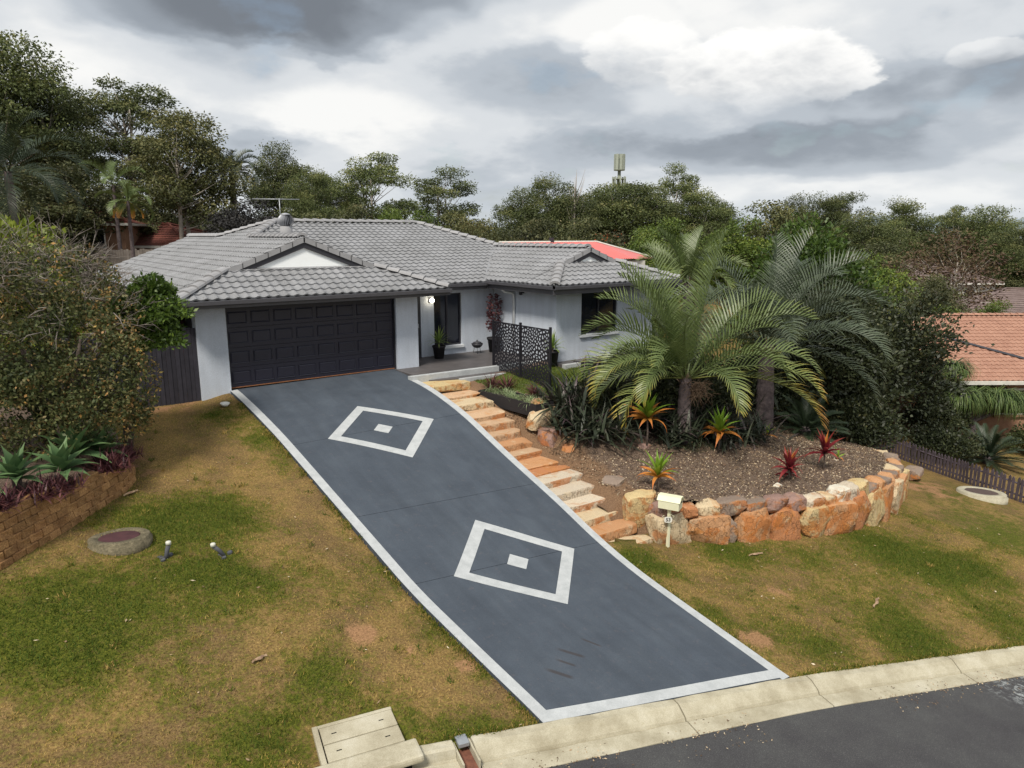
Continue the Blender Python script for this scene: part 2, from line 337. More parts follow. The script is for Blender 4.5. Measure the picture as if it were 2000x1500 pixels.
at = lambda nm: G.n('ShaderNodeAttribute', attribute_name=nm).outputs['Fac']
nf = G.noise(G.pos, 34, 4, .74); nm = G.noise(G.pos, 5.2, 4, .68); nl = G.noise(G.pos, 110, 2, .7)
dry = ramp(G, nf, [(.28, (.074, .046, .020)), (.45, (.188, .122, .048)), (.60, (.315, .21, .078)), (.78, (.52, .385, .155))])
dry = G.mix(G.ss(G.noise(G.pos, .9, 4, .6), .42, .62), dry, G.mix(1., dry, (.72, .72, .84), 'MULTIPLY'))
grn = ramp(G, nf, [(.28, (.022, .028, .005)), (.48, (.066, .080, .011)), (.64, (.135, .140, .020)), (.8, (.27, .245, .050))])
n8 = G.noise(G.pos, 17, 5, .75)
gm = G.ss(G.m('ADD', at('green'), G.m('ADD', G.m('MULTIPLY', G.m('SUBTRACT', nm, .5), 2.0), G.m('MULTIPLY', G.m('SUBTRACT', n8, .5), 2.2))), -.05, .95)
c = G.mix(gm, dry, grn)
c = G.mix(G.m('MULTIPLY', G.ss(G.noise(G.pos, 11, 5, .7), .56, .70), .35), c, (.20, .115, .058))
c = G.mix(G.m('MULTIPLY', G.ss(G.m('ADD', at('soil'), G.m('MULTIPLY', G.m('SUBTRACT', n8, .5), 2.0)), .35, 1.0), .85), c, ramp(G, nf, [(.3, (.22, .115, .06)), (.7, (.44, .25, .135))]))
c = G.mix(.6, c, ramp(G, nl, [(.3, (.38, .38, .38)), (.7, (1.6, 1.6, 1.6))]), 'MULTIPLY')
G.l(c, G.p.inputs['Base Color']); G.p.inputs['Roughness'].default_value = .95; G.p.inputs['Specular IOR Level'].default_value = .1
b = G.n('ShaderNodeBump'); b.inputs['Strength'].default_value = .7; b.inputs['Distance'].default_value = .03; G.l(nf, b.inputs['Height']); G.l(b.outputs[0], G.p.inputs['Normal'])
def axis(parts):
    o = [np.arange(a, b, s) for a, b, s in parts]; return np.unique(np.round(np.concatenate(o), 3))
xs = axis([(-6000, -600, 600), (-600, -60, 40), (-60, -10, 2.5), (-10, 24, .16), (24, 60, 2.), (60, 600, 40), (600, 6001, 600)])
ys = axis([(-6000, -600, 600), (-600, -60, 40), (-60, -24, 3), (-24, 2, .16), (2, 14, .5), (14, 60, 2.5), (60, 600, 40), (600, 6001, 600)])
o = sheet('ground', xs, ys, gz, mat='lawn', tintf={'green': f_green, 'soil': f_soil}); tag(o, 'patchy brown and green sloping front lawn and surrounding land', kind='structure')
# distant hills
hx = np.linspace(-1, 1, 60)
def hill(name, a0, a1, d, h, seed):
    V = []; F = []
    for i, t in enumerate(np.linspace(0, 1, 60)):
        a = R(a0 + (a1 - a0) * t); hh = h * (.35 + .65 * fbm(t * 9, 0., 1., seed)) * math.sin(math.pi * t) ** .5
        for k, (dd, zz) in enumerate(((0, -40), (.12, hh * .55), (.25, hh), (.45, hh * .6), (.7, -40))):
            V.append((math.sin(a) * d * (1 + dd), math.cos(a) * d * (1 + dd), zz + 12 * math.sin(i * 1.7 + k * 2)))
    for i in range(59):
        for k in range(4): F.append((i * 5 + k, i * 5 + 5 + k, i * 5 + 6 + k, i * 5 + 1 + k))
    tag(link(name, mesh(name, V, F, True), 'far_hill'), 'low blue grey hill range on the horizon', kind='structure')
pmat('far_hill', (.24, .28, .31), (.19, .23, .26), scale=.01, rough=1, spec=0)
hill('hills', 20, 100, 2600, 95, 4)
# ---------------------------------------------------------------- road
m, G = new_mat('asphalt')
nf = G.noise(G.pos, 75, 3, .85); nm = G.noise(G.pos, 1.1, 5, .66)
c = ramp(G, nf, [(.3, (.026, .026, .028)), (.55, (.052, .051, .054)), (.66, (.10, .10, .10)), (.74, (.30, .29, .28))])
c = G.mix(.6, c, ramp(G, nm, [(.32, (.62, .58, .64)), (.68, (1.4, 1.46, 1.36))]), 'MULTIPLY')
pw = G.n('ShaderNodeVectorMath', operation='DISTANCE'); G.l(G.pos, pw.inputs[0]); pw.inputs[1].default_value = (8.3, -15.75, -3.6)
spl = G.m('MULTIPLY', G.ss(pw.outputs['Value'], 1.2, .1), G.ss(G.noise(G.pos, 9, 6, .75, dist=.8), .5, .62))
c = G.mix(G.m('MULTIPLY', spl, .75), c, (.42, .45, .45))
G.l(c, G.p.inputs['Base Color']); G.p.inputs['Roughness'].default_value = .82
b = G.n('ShaderNodeBump'); b.inputs['Strength'].default_value = .5; b.inputs['Distance'].default_value = .012; G.l(nf, b.inputs['Height']); G.l(b.outputs[0], G.p.inputs['Normal'])
kxs = np.arange(-25.5, 31.6, .25)
def kpt(x, d, dz):
    """point d metres from the back of the kerb towards the road"""
    x = np.asarray(x, float); ky = kerb_y(x); sl = (kerb_y(x + .05) - kerb_y(x - .05)) / .1
    n = np.stack([sl, -np.ones_like(sl)], -1); n = n / np.linalg.norm(n, axis=-1, keepdims=True)
    return np.stack([x + n[..., 0] * d, ky + n[..., 1] * d, kerb_z(x) + dz], -1)
rows = [kpt(kxs, d, -.155 - .02 * 0 + .03 * math.sin(math.pi * min(d - .5, 7) / 7)) for d in np.linspace(.52, 7.6, 30)]
V = np.concatenate(rows); n = len(kxs); i = np.arange(len(rows) * n).reshape(-1, n)
F = np.c_[i[:-1, :-1].ravel(), i[1:, :-1].ravel(), i[1:, 1:].ravel(), i[:-1, 1:].ravel()]
tag(link('road', mesh('road', V, F, True), 'asphalt'), 'dark grey asphalt street sloping down past the kerb', kind='structure')
# ---------------------------------------------------------------- kerb, cast in lengths with open joints
m, G = new_mat('kerb_concrete')
nf = G.noise(G.pos, 70, 5, .75); nm = G.noise(G.pos, 2.2, 6, .65)
c = ramp(G, nm, [(.3, (.30, .265, .185)), (.55, (.44, .405, .305)), (.75, (.53, .50, .41))])
c = G.mix(.6, c, ramp(G, nf, [(.3, (.6, .58, .52)), (.6, (1.12, 1.12, 1.12))]), 'MULTIPLY')
lich = G.ss(G.noise(G.pos, 24, 5, .7), .60, .70)
c = G.mix(G.m('MULTIPLY', lich, .3), c, (.30, .26, .13))
G.l(c, G.p.inputs['Base Color']); G.p.inputs['Roughness'].default_value = .9
b = G.n('ShaderNodeBump'); b.inputs['Strength'].default_value = .35; b.inputs['Distance'].default_value = .01; G.l(nf, b.inputs['Height']); G.l(b.outputs[0], G.p.inputs['Normal'])
kerb = link('kerb', None); tag(kerb, 'pale concrete kerb and gutter along the street edge', kind='structure')
LAY = [(0, .010), (.02, .018), (.13, .010), (.26, -.070), (.295, -.100), (.315, -.142), (.345, -.122), (.59, -.134), (.60, -.145)]
BAR = [(0, .012), (.02, .016), (.13, .016), (.165, .0), (.19, -.11), (.205, -.14), (.225, -.126), (.52, -.15)]
def kerb_len(x0, x1, prof):
    xx = np.linspace(x0 + .011, x1 - .011, max(3, int((x1 - x0) / .3))); V = []; F = []; prof = prof + [(prof[-1][0], -.5), (0, -.5)]; k = len(prof)
    for j, x in enumerate(xx):
        for d, z in prof: V.append(tuple(kpt(x, d + .006 * math.sin(x * 9 + d * 20), z + .006 * math.sin(x * 5.3 + d * 31))))
    for j in range(len(xx) - 1):
        for q in range(k): F.append((j * k + q, j * k + (q + 1) % k, (j + 1) * k + (q + 1) % k, (j + 1) * k + q))
    F.append(tuple(range(k))); F.append(tuple((len(xx) - 1) * k + q for q in range(k - 1, -1, -1)))
    link('kerb_length', mesh('kerb_length', V, F), 'kerb_concrete', kerb)
js = [-25, -21, -17, -13, -9.5, -6.2, -3.0]
for a, b_ in zip(js[:-1], js[1:]): kerb_len(a, b_, BAR)
kerb_len(-1.72, -1.12, BAR)
js = [-.90, 2.13, 4.62, 7.75, 10.6, 13.6, 16.6, 19.6, 22.6, 25.6, 28.6, 31]
for a, b_ in zip(js[:-1], js[1:]): kerb_len(a, b_, LAY)
pmat('dark_gap', (.012, .011, .010), rough=1)
# drain pit with two lids and a long lintel
pit = thing('drain_pit', 'pale concrete stormwater pit with two slab lids beside the kerb', 'drain pit', tuple(kpt(-2.16, 0, 0)), math.atan2(-.42, 1.9))
box('pit_base', (-.42, .50, .02, .68, -.3, -.03), 'dark_gap', pit)
for b_ in ((-.49, -.425, .035, .74, -.3, .018), (-.424, .50, .685, .74, -.3, .016)): box('pit_frame', b_, 'kerb_concrete', pit, .008)
for y0, y1 in ((.045, .345), (.365, .67)):
    l = box('lid', (-.41, .49, y0, y1, -.02, .022), 'kerb_concrete', pit, .01)
    for x in (-.26, .32): box('lifting_slot', (x - .03, x + .03, (y0 + y1) / 2 - .008, (y0 + y1) / 2 + .008, .02, .0245), 'dark_gap', l)
li = box('lintel', (-.60, .62, -.31, .03, -.06, .032), 'kerb_concrete', pit, .03)
box('inlet_opening', (-.5, .5, -.20, -.02, -.30, -.062), 'dark_gap', pit)
box('gutter_slab', (-.72, .72, -.72, -.31, -.35, -.128), 'kerb_concrete', pit, .01)
# downpipe outlet let into the kerb
t = thing('kerb_outlet', 'rusty metal stormwater outlet cut through the kerb by the lawn', 'drain outlet', tuple(kpt(-1.01, 0, 0)), -.25)
pmat('rust', (.23, .095, .06), (.12, .05, .035), scale=14, rough=.9); pmat('galvanised', (.42, .44, .46), (.30, .32, .34), scale=9, rough=.45, metal=.6)
box('channel', (-.085, .085, -.50, .0, -.22, -.12), 'rust', t); box('cover', (-.07, .07, -.14, .03, -.02, .035), 'galvanised', t, .008)
for s in (-1, 1): box('channel_side', (s * .1 - .012, s * .1 + .012, -.42, .02, -.25, -.02), 'kerb_concrete', t)
# ---------------------------------------------------------------- driveway
m, G = new_mat('drive_paint')
nm = G.noise(G.pos, 1.3, 6, .62, dist=.3); nf = G.noise(G.pos, 55, 4, .7)
c = ramp(G, nm, [(.25, (.050, .062, .080)), (.5, (.061, .075, .095)), (.75, (.074, .090, .111))])
mpd = G.n('ShaderNodeMapping'); mpd.inputs['Scale'].default_value = (3.5, .35, .35); G.l(G.pos, mpd.inputs[0]); trk = G.noise(mpd.outputs[0], 1.0, 5, .6)
c = G.mix(.35, c, ramp(G, nf, [(.3, (.6, .62, .66)), (.7, (1.35, 1.32, 1.3))]), 'MULTIPLY')
c = G.mix(.5, c, ramp(G, trk, [(.3, (.78, .77, .76)), (.7, (1.18, 1.18, 1.18))]), 'MULTIPLY')
c = G.mix(G.m('MULTIPLY', G.ss(G.noise(G.pos, 9, 5, .7), .56, .72), .2), c, (.16, .13, .13))
def scuff(a, b, w):
    sp = G.n('ShaderNodeSeparateXYZ'); G.l(G.pos, sp.inputs[0]); ux, uy = b[0] - a[0], b[1] - a[1]; L = math.hypot(ux, uy); ux /= L; uy /= L
    X = G.m('SUBTRACT', sp.outputs[0], a[0]); Y = G.m('SUBTRACT', sp.outputs[1], a[1])
    al = G.m('DIVIDE', G.m('ADD', G.m('MULTIPLY', X, ux), G.m('MULTIPLY', Y, uy)), L); ac = G.m('ABSOLUTE', G.m('SUBTRACT', G.m('MULTIPLY', X, uy), G.m('MULTIPLY', Y, ux)))
    return G.m('MULTIPLY', G.m('MULTIPLY', G.ss(ac, w, w * .3), G.ss(al, 0, .35)), G.ss(al, 1.0, .8))
sc = None
for a_, b_, w_ in (((1.30, -11.55), (1.62, -11.95), .045), ((.82, -11.85), (1.12, -12.25), .05), ((1.12, -11.75), (1.34, -12.05), .035), ((1.85, -11.5), (2.05, -11.85), .03)):
    q = scuff(a_, b_, w_); sc = q if sc is None else G.m('MAXIMUM', sc, q)
c = G.mix(G.m('MULTIPLY', sc, .7), c, (.045, .036, .034))
G.l(c, G.p.inputs['Base Color']); G.l(G.m('ADD', .66, G.m('MULTIPLY', nm, .2)), G.p.inputs['Roughness']); G.p.inputs['Specular IOR Level'].default_value = .22
b = G.n('ShaderNodeBump'); b.inputs['Strength'].default_value = .18; b.inputs['Distance'].default_value = .006; G.l(nf, b.inputs['Height']); G.l(b.outputs[0], G.p.inputs['Normal'])
pmat('white_line', (.47, .49, .50), (.37, .39, .40), scale=5, rough=.7, fine=.12, fscale=60, spec=.3)
drive = link('driveway', None); tag(drive, 'slate blue painted concrete driveway with pale border and two diamonds', kind='structure')
def drive_patch(name, ptsfn, nu, nv, lift, mat, skirt=0.):
    V = []; F = []
    for j in range(nv + 1):
        for i in range(nu + 1):
            x, y = ptsfn(i / nu, j / nv); V.append((x, y, float(drive_z(x, y)) + lift))
    for j in range(nv):
        for i in range(nu): a = j * (nu + 1) + i; F.append((a, a + 1, a + nu + 2, a + nu + 1))
    if skirt:
        ring = [i for i in range(nu + 1)] + [j * (nu + 1) + nu for j in range(1, nv + 1)] + [nv * (nu + 1) + i for i in range(nu - 1, -1, -1)] + [j * (nu + 1) for j in range(nv - 1, 0, -1)]
        o = len(V); V += [(V[k][0], V[k][1], V[k][2] - skirt) for k in ring]; n = len(ring)
        F += [(ring[k], o + k, o + (k + 1) % n, ring[(k + 1) % n]) for k in range(n)]
    return link(name, mesh(name, V, F, False), mat, drive)
def ylo(u): x = .12 + 4.2 * u; return float(kerb_y(x)) + .012
joints = [None, -9.27, -7.1, -3.95, .06]
for q in range(4):
    def fn(u, v, q=q):
        y1 = joints[q + 1] - (.006 if q < 3 else 0); y0 = ylo(u) if q == 0 else joints[q] + .006
        y = y0 + (y1 - y0) * v; return float(drive_xl(y)) + (float(drive_xr(y)) - float(drive_xl(y))) * u, y
    drive_patch('slab', fn, 16, (24, 14, 20, 24)[q], 0, 'drive_paint', .16)
bw = .19
def yk(v, v0=0.): return ylo(v0) + (0.0 - ylo(v0)) * v
drive_patch('border_line', lambda u, v: (float(drive_xl(yk(v))) + .004 + bw * u, yk(v)), 1, 60, .004, 'white_line')
def rb(u, v):
    y = ylo(1) + (-1.25 - ylo(1)) * v; return float(drive_xr(y)) - .004 - bw * (1 - u), y
drive_patch('border_line', rb, 1, 60, .004, 'white_line')
def fb(u, v):
    uu = .004 + u * .992; x = .12 + 4.2 * uu; return x, ylo(uu) + .01 + .20 * v
drive_patch('border_line', fb, 20, 1, .006, 'white_line')
def diamond(cx, cy):
    for k in range(4):
        c0 = [(-1, 0), (0, 1), (1, 0), (0, -1)][k]; c1 = [(-1, 0), (0, 1), (1, 0), (0, -1)][(k + 1) % 4]
        def fn(u, v):
            r = 1.08 + .32 * v; return cx + r * (c0[0] + (c1[0] - c0[0]) * u), cy + r * (c0[1] + (c1[1] - c0[1]) * u)
        drive_patch('diamond_line', fn, 12, 2, .0045, 'white_line')
    drive_patch('diamond_centre', lambda u, v: (cx + .25 * (u + v - 1), cy + .25 * (u - v)), 4, 4, .0045, 'white_line')
diamond(2.345, -3.97); diamond(2.33, -9.30)
# ---------------------------------------------------------------- porch slab and step
pmat('porch_floor', (.115, .105, .105), (.075, .07, .072), scale=2.2, rough=.5, fine=.25)
porch = link('porch', None); tag(porch, 'dark painted porch floor with pale edges beside the garage', kind='structure')
link('porch_slab', prism_mesh('porch_slab', [(4.74, .06), (4.74, -1.16), (9.28, -1.42), (9.28, -2.45), (13.4, -2.45), (13.4, -1.9), (9.4, -1.9), (9.4, 1.4), (4.74, 1.4)], -.35, -.002), 'porch_floor', porch)
link('edge_line', prism_mesh('edge_line', [(4.53, -1.25), (4.55, -1.42), (9.25, -1.58), (9.25, -1.40)], -.3, .006), 'white_line', porch)
link('low_step', prism_mesh('low_step', [(5.1, -1.44), (9.25, -1.585), (9.25, -1.92), (6.0, -1.78), (5.4, -1.60)], -.4, -.15), 'porch_floor', porch)
link('edge_line', prism_mesh('edge_line', [(5.9, -1.79), (9.25, -1.925), (9.25, -2.06), (5.9, -1.90)], -.42, -.14), 'white_line', porch)
link('corner_pad', prism_mesh('corner_pad', [(9.29, -2.46), (9.29, -2.62), (9.95, -2.62), (9.95, -2.46)], -.4, .004), 'white_line', porch)
# ---------------------------------------------------------------- sandstone
m, G = new_mat('sandstone')
oi = G.n('ShaderNodeObjectInfo')
n1 = G.noise(G.pos, 2.1, 6, .65, dist=.8); n2 = G.noise(G.pos, 13, 6, .7); n3 = G.noise(G.pos, 60, 4, .7)
mp = G.n('ShaderNodeMapping'); mp.inputs['Scale'].default_value = (9, 9, 1.2); G.l(G.pos, mp.inputs[0]); nv = G.noise(mp.outputs[0], 5, 4, .65)
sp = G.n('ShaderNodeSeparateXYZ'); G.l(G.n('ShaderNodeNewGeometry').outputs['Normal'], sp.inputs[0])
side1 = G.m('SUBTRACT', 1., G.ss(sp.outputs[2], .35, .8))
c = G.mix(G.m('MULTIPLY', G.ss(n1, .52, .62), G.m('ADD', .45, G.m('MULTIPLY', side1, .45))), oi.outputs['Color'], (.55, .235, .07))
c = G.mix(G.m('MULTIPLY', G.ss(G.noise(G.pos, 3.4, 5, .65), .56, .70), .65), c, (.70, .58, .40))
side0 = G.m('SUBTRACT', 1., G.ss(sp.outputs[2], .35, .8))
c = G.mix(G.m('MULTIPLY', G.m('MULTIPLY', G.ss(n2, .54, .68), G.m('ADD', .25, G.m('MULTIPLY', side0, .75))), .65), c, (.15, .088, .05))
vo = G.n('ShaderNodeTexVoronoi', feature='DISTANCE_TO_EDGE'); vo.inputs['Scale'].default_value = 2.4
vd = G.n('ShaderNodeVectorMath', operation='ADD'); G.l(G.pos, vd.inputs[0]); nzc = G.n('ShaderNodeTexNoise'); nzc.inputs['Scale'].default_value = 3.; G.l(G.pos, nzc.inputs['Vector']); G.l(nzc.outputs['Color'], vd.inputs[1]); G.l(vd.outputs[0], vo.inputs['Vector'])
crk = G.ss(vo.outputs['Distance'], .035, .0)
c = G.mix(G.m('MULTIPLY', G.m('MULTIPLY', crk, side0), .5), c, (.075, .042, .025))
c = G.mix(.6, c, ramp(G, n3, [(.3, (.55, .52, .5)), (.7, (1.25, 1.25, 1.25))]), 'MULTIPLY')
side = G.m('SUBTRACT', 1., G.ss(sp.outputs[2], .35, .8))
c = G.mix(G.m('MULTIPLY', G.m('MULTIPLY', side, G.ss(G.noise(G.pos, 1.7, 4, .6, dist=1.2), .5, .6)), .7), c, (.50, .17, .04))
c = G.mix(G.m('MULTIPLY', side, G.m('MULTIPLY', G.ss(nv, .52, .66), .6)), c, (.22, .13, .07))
G.l(c, G.p.inputs['Base Color']); G.p.inputs['Roughness'].default_value = .88; G.p.inputs['Specular IOR Level'].default_value = .2
b = G.n('ShaderNodeBump'); b.inputs['Strength'].default_value = 1.0; b.inputs['Distance'].default_value = .045; G.l(G.m('SUBTRACT', G.m('ADD', n2, G.m('MULTIPLY', n3, .5)), G.m('MULTIPLY', G.m('MULTIPLY', crk, side0), .3)), b.inputs['Height']); G.l(b.outputs[0], G.p.inputs['Normal'])
def rock_mesh(name, sx, sy, sz, seed, n=7, pw=9, rough=.07, facets=7, flat_top=False):
    rnd = random.Random(seed); bm = bmesh.new(); bmesh.ops.create_cube(bm, size=2)
    bmesh.ops.subdivide_edges(bm, edges=bm.edges[:], cuts=n, use_grid_fill=True)
    off = Vector((rnd.uniform(0, 50), rnd.uniform(0, 50), rnd.uniform(0, 50)))
    pl = []
    for _ in range(facets):
        d = Vector((rnd.gauss(0, 1), rnd.gauss(0, 1), rnd.gauss(0, .7))).normalized(); pl.append((d, rnd.uniform(.92, 1.22)))
    for v in bm.verts:
        c = v.co.copy(); q = (abs(c.x) ** pw + abs(c.y) ** pw + abs(c.z) ** pw) ** (1 / pw); c /= q
        for d, k in pl:
            s = c.dot(d) - k
            if s > 0: c -= d * s
        nz = noise.noise(c * 1.1 + off) * rough * 1.3 + noise.noise(c * 2.7 + off) * rough * .7 + noise.noise(c * 6.5 + off) * rough * .55
        if flat_top: nz *= .25 + .75 * min(1, max(0, (.95 - c.z) * 3))
        c *= 1 + nz
        v.co = Vector((c.x * sx / 2, c.y * sy / 2, c.z * sz / 2))
    me = bm_mesh(name, bm, True)
    me.set_sharp_from_angle(angle=R(44 if flat_top else 24))
    return me
SAND = {'cream': (.68, .55, .36), 'pale': (.70, .61, .48), 'tan': (.64, .44, .28), 'orange': (.60, .33, .17), 'rust': (.54, .24, .11), 'grey': (.30, .235, .19), 'mauve': (.36, .235, .20), 'yellow': (.66, .52, .28), 'white': (.72, .69, .58)}
steps = thing('stone_steps', 'flight of rough sandstone slab steps climbing beside the driveway', 'steps', (4.9, -9.2, -2.5))
SL = [(-2.2, -1.42, -.18, 'yellow'), (-2.74, -2.1, -.42, 'tan'), (-3.45, -2.66, -.50, 'cream'), (-3.95, -3.36, -.68, 'tan'), (-4.38, -3.86, -.87, 'tan'), (-4.77, -4.3, -1.06, 'tan'), (-5.18, -4.68, -1.23, 'orange'), (-5.56, -5.1, -1.40, 'tan'), (-6.19, -5.5, -1.54, 'orange'), (-6.60, -6.21, -1.58, 'rust'), (-7.05, -6.56, -1.62, 'pale'), (-7.5, -6.96, -1.78, 'pale'), (-7.93, -7.42, -1.96, 'pale'), (-8.38, -7.84, -2.12, 'cream'), (-8.85, -8.3, -2.28, 'orange'), (-9.26, -8.78, -2.49, 'cream')]
for k, (y0, y1, z, c_) in enumerate(SL):
    rn = random.Random(k * 7 + 1); xl = float(drive_xr((y0 + y1) / 2)) + .05 + rn.uniform(0, .05); xr = 6.02 + rn.uniform(-.03, .06); th = .24 + rn.uniform(-.015, .02)
    if k in (1, 8, 9): th = .14
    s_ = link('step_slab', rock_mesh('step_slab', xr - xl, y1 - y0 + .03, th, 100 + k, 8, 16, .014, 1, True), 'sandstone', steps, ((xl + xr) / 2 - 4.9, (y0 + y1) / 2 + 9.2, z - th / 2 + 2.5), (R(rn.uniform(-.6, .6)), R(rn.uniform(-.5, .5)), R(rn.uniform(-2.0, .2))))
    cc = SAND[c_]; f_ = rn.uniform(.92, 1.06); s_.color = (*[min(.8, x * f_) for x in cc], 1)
# boulder retaining wall: big lower rocks, smaller cap rocks
bw_ = thing('boulder_retaining_wall', 'curved retaining wall of big orange and cream sandstone boulders around the mound', 'retaining wall', (9, -10, -2.9))
def wall_at(s):
    p = np.array(WALLC); d = np.r_[0, np.cumsum(np.hypot(*np.diff(p, axis=0).T))]; x = np.interp(s, d, p[:, 0]); y = np.interp(s, d, p[:, 1])
    x2 = np.interp(s + .05, d, p[:, 0]); y2 = np.interp(s + .05, d, p[:, 1]); x1 = np.interp(s - .05, d, p[:, 0]); y1 = np.interp(s - .05, d, p[:, 1]); return x, y, math.atan2(y2 - y1, x2 - x1)
def boulder(x, y, zb, w, d, h, a, c_, seed, **kw):
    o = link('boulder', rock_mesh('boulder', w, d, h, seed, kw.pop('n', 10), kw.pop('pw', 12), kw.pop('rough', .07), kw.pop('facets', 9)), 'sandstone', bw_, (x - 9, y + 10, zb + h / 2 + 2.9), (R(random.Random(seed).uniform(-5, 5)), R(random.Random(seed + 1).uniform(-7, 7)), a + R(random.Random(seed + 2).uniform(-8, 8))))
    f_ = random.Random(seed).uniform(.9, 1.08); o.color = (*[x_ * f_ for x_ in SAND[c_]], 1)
s = .42
LOW = [(.92, .62, 'cream'), (.98, .60, 'orange'), (.30, .45, 'grey'), (.86, .64, 'orange'), (.90, .66, 'rust'), (.78, .66, 'yellow'), (.92, .74, 'orange'), (.75, .82, 'rust'), (.8, .8, 'yellow'), (.9, .8, 'orange'), (.8, .85, 'cream'), (.9, .85, 'orange'), (.85, .85, 'yellow'), (.9, .85, 'grey'), (.8, .8, 'orange'), (.9, .8, 'cream'), (.9, .8, 'grey')]
for k, (w, h, c_) in enumerate(LOW):
    x, y, a = wall_at(s + w / 2 - .4); boulder(x, y + .12, float(lawn_z(x, y)) - .12, w * 1.02, .62, h + .15, a, c_, 300 + k); s += w * .97
s = .1
CAP = [(.62, .30, 'mauve'), (.46, .25, 'rust'), (.56, .27, 'cream'), (.72, .32, 'grey'), (.55, .26, 'grey'), (.58, .32, 'mauve'), (.52, .30, 'mauve'), (.62, .28, 'pale'), (.36, .26, 'cream'), (.46, .40, 'white'), (.52, .40, 'pale'), (.46, .42, 'yellow'), (.5, .3, 'grey'), (.5, .35, 'orange'), (.55, .3, 'grey'), (.5, .3, 'orange'), (.6, .3, 'grey'), (.55, .35, 'cream'), (.55, .3, 'grey'), (.6, .3, 'orange'), (.6, .32, 'grey'), (.6, .3, 'grey')]
for k, (w, h, c_) in enumerate(CAP):
    x, y, a = wall_at(s + w / 2); hb = .49 + .16 * min(1, s / 6.)
    boulder(x, y + .17, float(lawn_z(x, y)) + hb, w * 1.04, .46, h + .06, a, c_, 400 + k, rough=.08, pw=6, n=6); s += w * .98
for x, y, zb, w, d, h, a, c_ in ((6.32, -8.6, -2.5, .5, .8, .82, 1.2, 'yellow'), (6.35, -7.75, -1.95, .5, .5, .35, .4, 'grey'), (6.42, -4.95, -.98, .95, .5, .46, .35, 'cream'), (6.50, -4.72, -.68, .5, .4, .34, .3, 'orange'), (6.38, -5.35, -1.45, .8, .5, .52, .4, 'mauve'), (6.42, -6.05, -1.55, .40, .32, .30, .9, 'rust'), (8.2, -6.95, -1.5, .3, .25, .2, .2, 'mauve'), (10.0, -9.7, -2.1, .24, .16, .1, .2, 'white'), (13.9, -9.0, -2.4, .22, .16, .09, .6, 'white'), (19.3, -8.9, -4.05, .7, .5, .4, .2, 'grey'), (18.9, -6.6, -3.3, .8, .6, .6, .3, 'grey')):
    boulder(x, y, zb, w, d, h, a, c_, int(x * 100) + 7, n=7)
# ---------------------------------------------------------------- planted mound behind the wall
m, G = new_mat('mulch')
nf = G.noise(G.pos, 42, 6, .75); nm = G.noise(G.pos, 2.2, 5, .6)
gr = G.n('ShaderNodeAttribute', attribute_name='green').outputs['Fac']; og = G.n('ShaderNodeAttribute', attribute_name='soil').outputs['Fac']
mul = ramp(G, nf, [(.28, (.034, .022, .016)), (.48, (.125, .085, .060)), (.62, (.26, .185, .135)), (.76, (.50, .40, .29))])
cl = ramp(G, nf, [(.28, (.085, .045, .024)), (.5, (.20, .115, .062)), (.75, (.40, .27, .16))])
c = G.mix(G.ss(G.m('ADD', og, G.m('MULTIPLY', G.m('SUBTRACT', nm, .5), .8)), .3, .75), mul, cl)
grs = ramp(G, nf, [(.28, (.035, .060, .012)), (.5, (.10, .15, .028)), (.75, (.22, .25, .06))])
c = G.mix(G.ss(G.m('ADD', gr, G.m('MULTIPLY', G.m('SUBTRACT', nm, .5), .3)), .4, .6), c, grs)
G.l(c, G.p.inputs['Base Color']); G.p.inputs['Roughness'].default_value = .95
b = G.n('ShaderNodeBump'); b.inputs['Strength'].default_value = 1.; b.inputs['Distance'].default_value = .04; G.l(nf, b.inputs['Height']); G.l(b.outputs[0], G.p.inputs['Normal'])
TERR = [(6.3, -1.9), (7.0, -4.0), (8.0, -4.6), (9.6, -4.4), (12.5, -3.6), (14, -2.6), (14, -2), (9.4, -2.0)]
f_terr = lambda x, y: inpoly(x, y, TERR).astype(float)
f_clay = lambda x, y: np.clip(.85 * sstep(7.0, 6.1, x) + .35 * sstep(8.6, 7, x) * sstep(-8.5, -6, y), 0, 1)
MKEEP = [(5.55, -1.75), (5.55, -8.9)] + [(x, y + .18) for x, y in WALLC[:8]] + [(15.7, -9.8), (17.0, -9.0), (17.9, -8.2), (18.4, -7.2), (18.4, -2.0), (9.3, -1.93), (9.3, -1.55)]
o = sheet('garden_mound', np.arange(5.5, 18.8, .1), np.arange(-11, -1.4, .1), mound_z, lambda X, Y: inpoly(X, Y, MKEEP), 'mulch', tintf={'green': f_terr, 'soil': f_clay}); tag(o, 'raised garden bed of dark bark mulch with a small green terrace lawn', kind='structure')
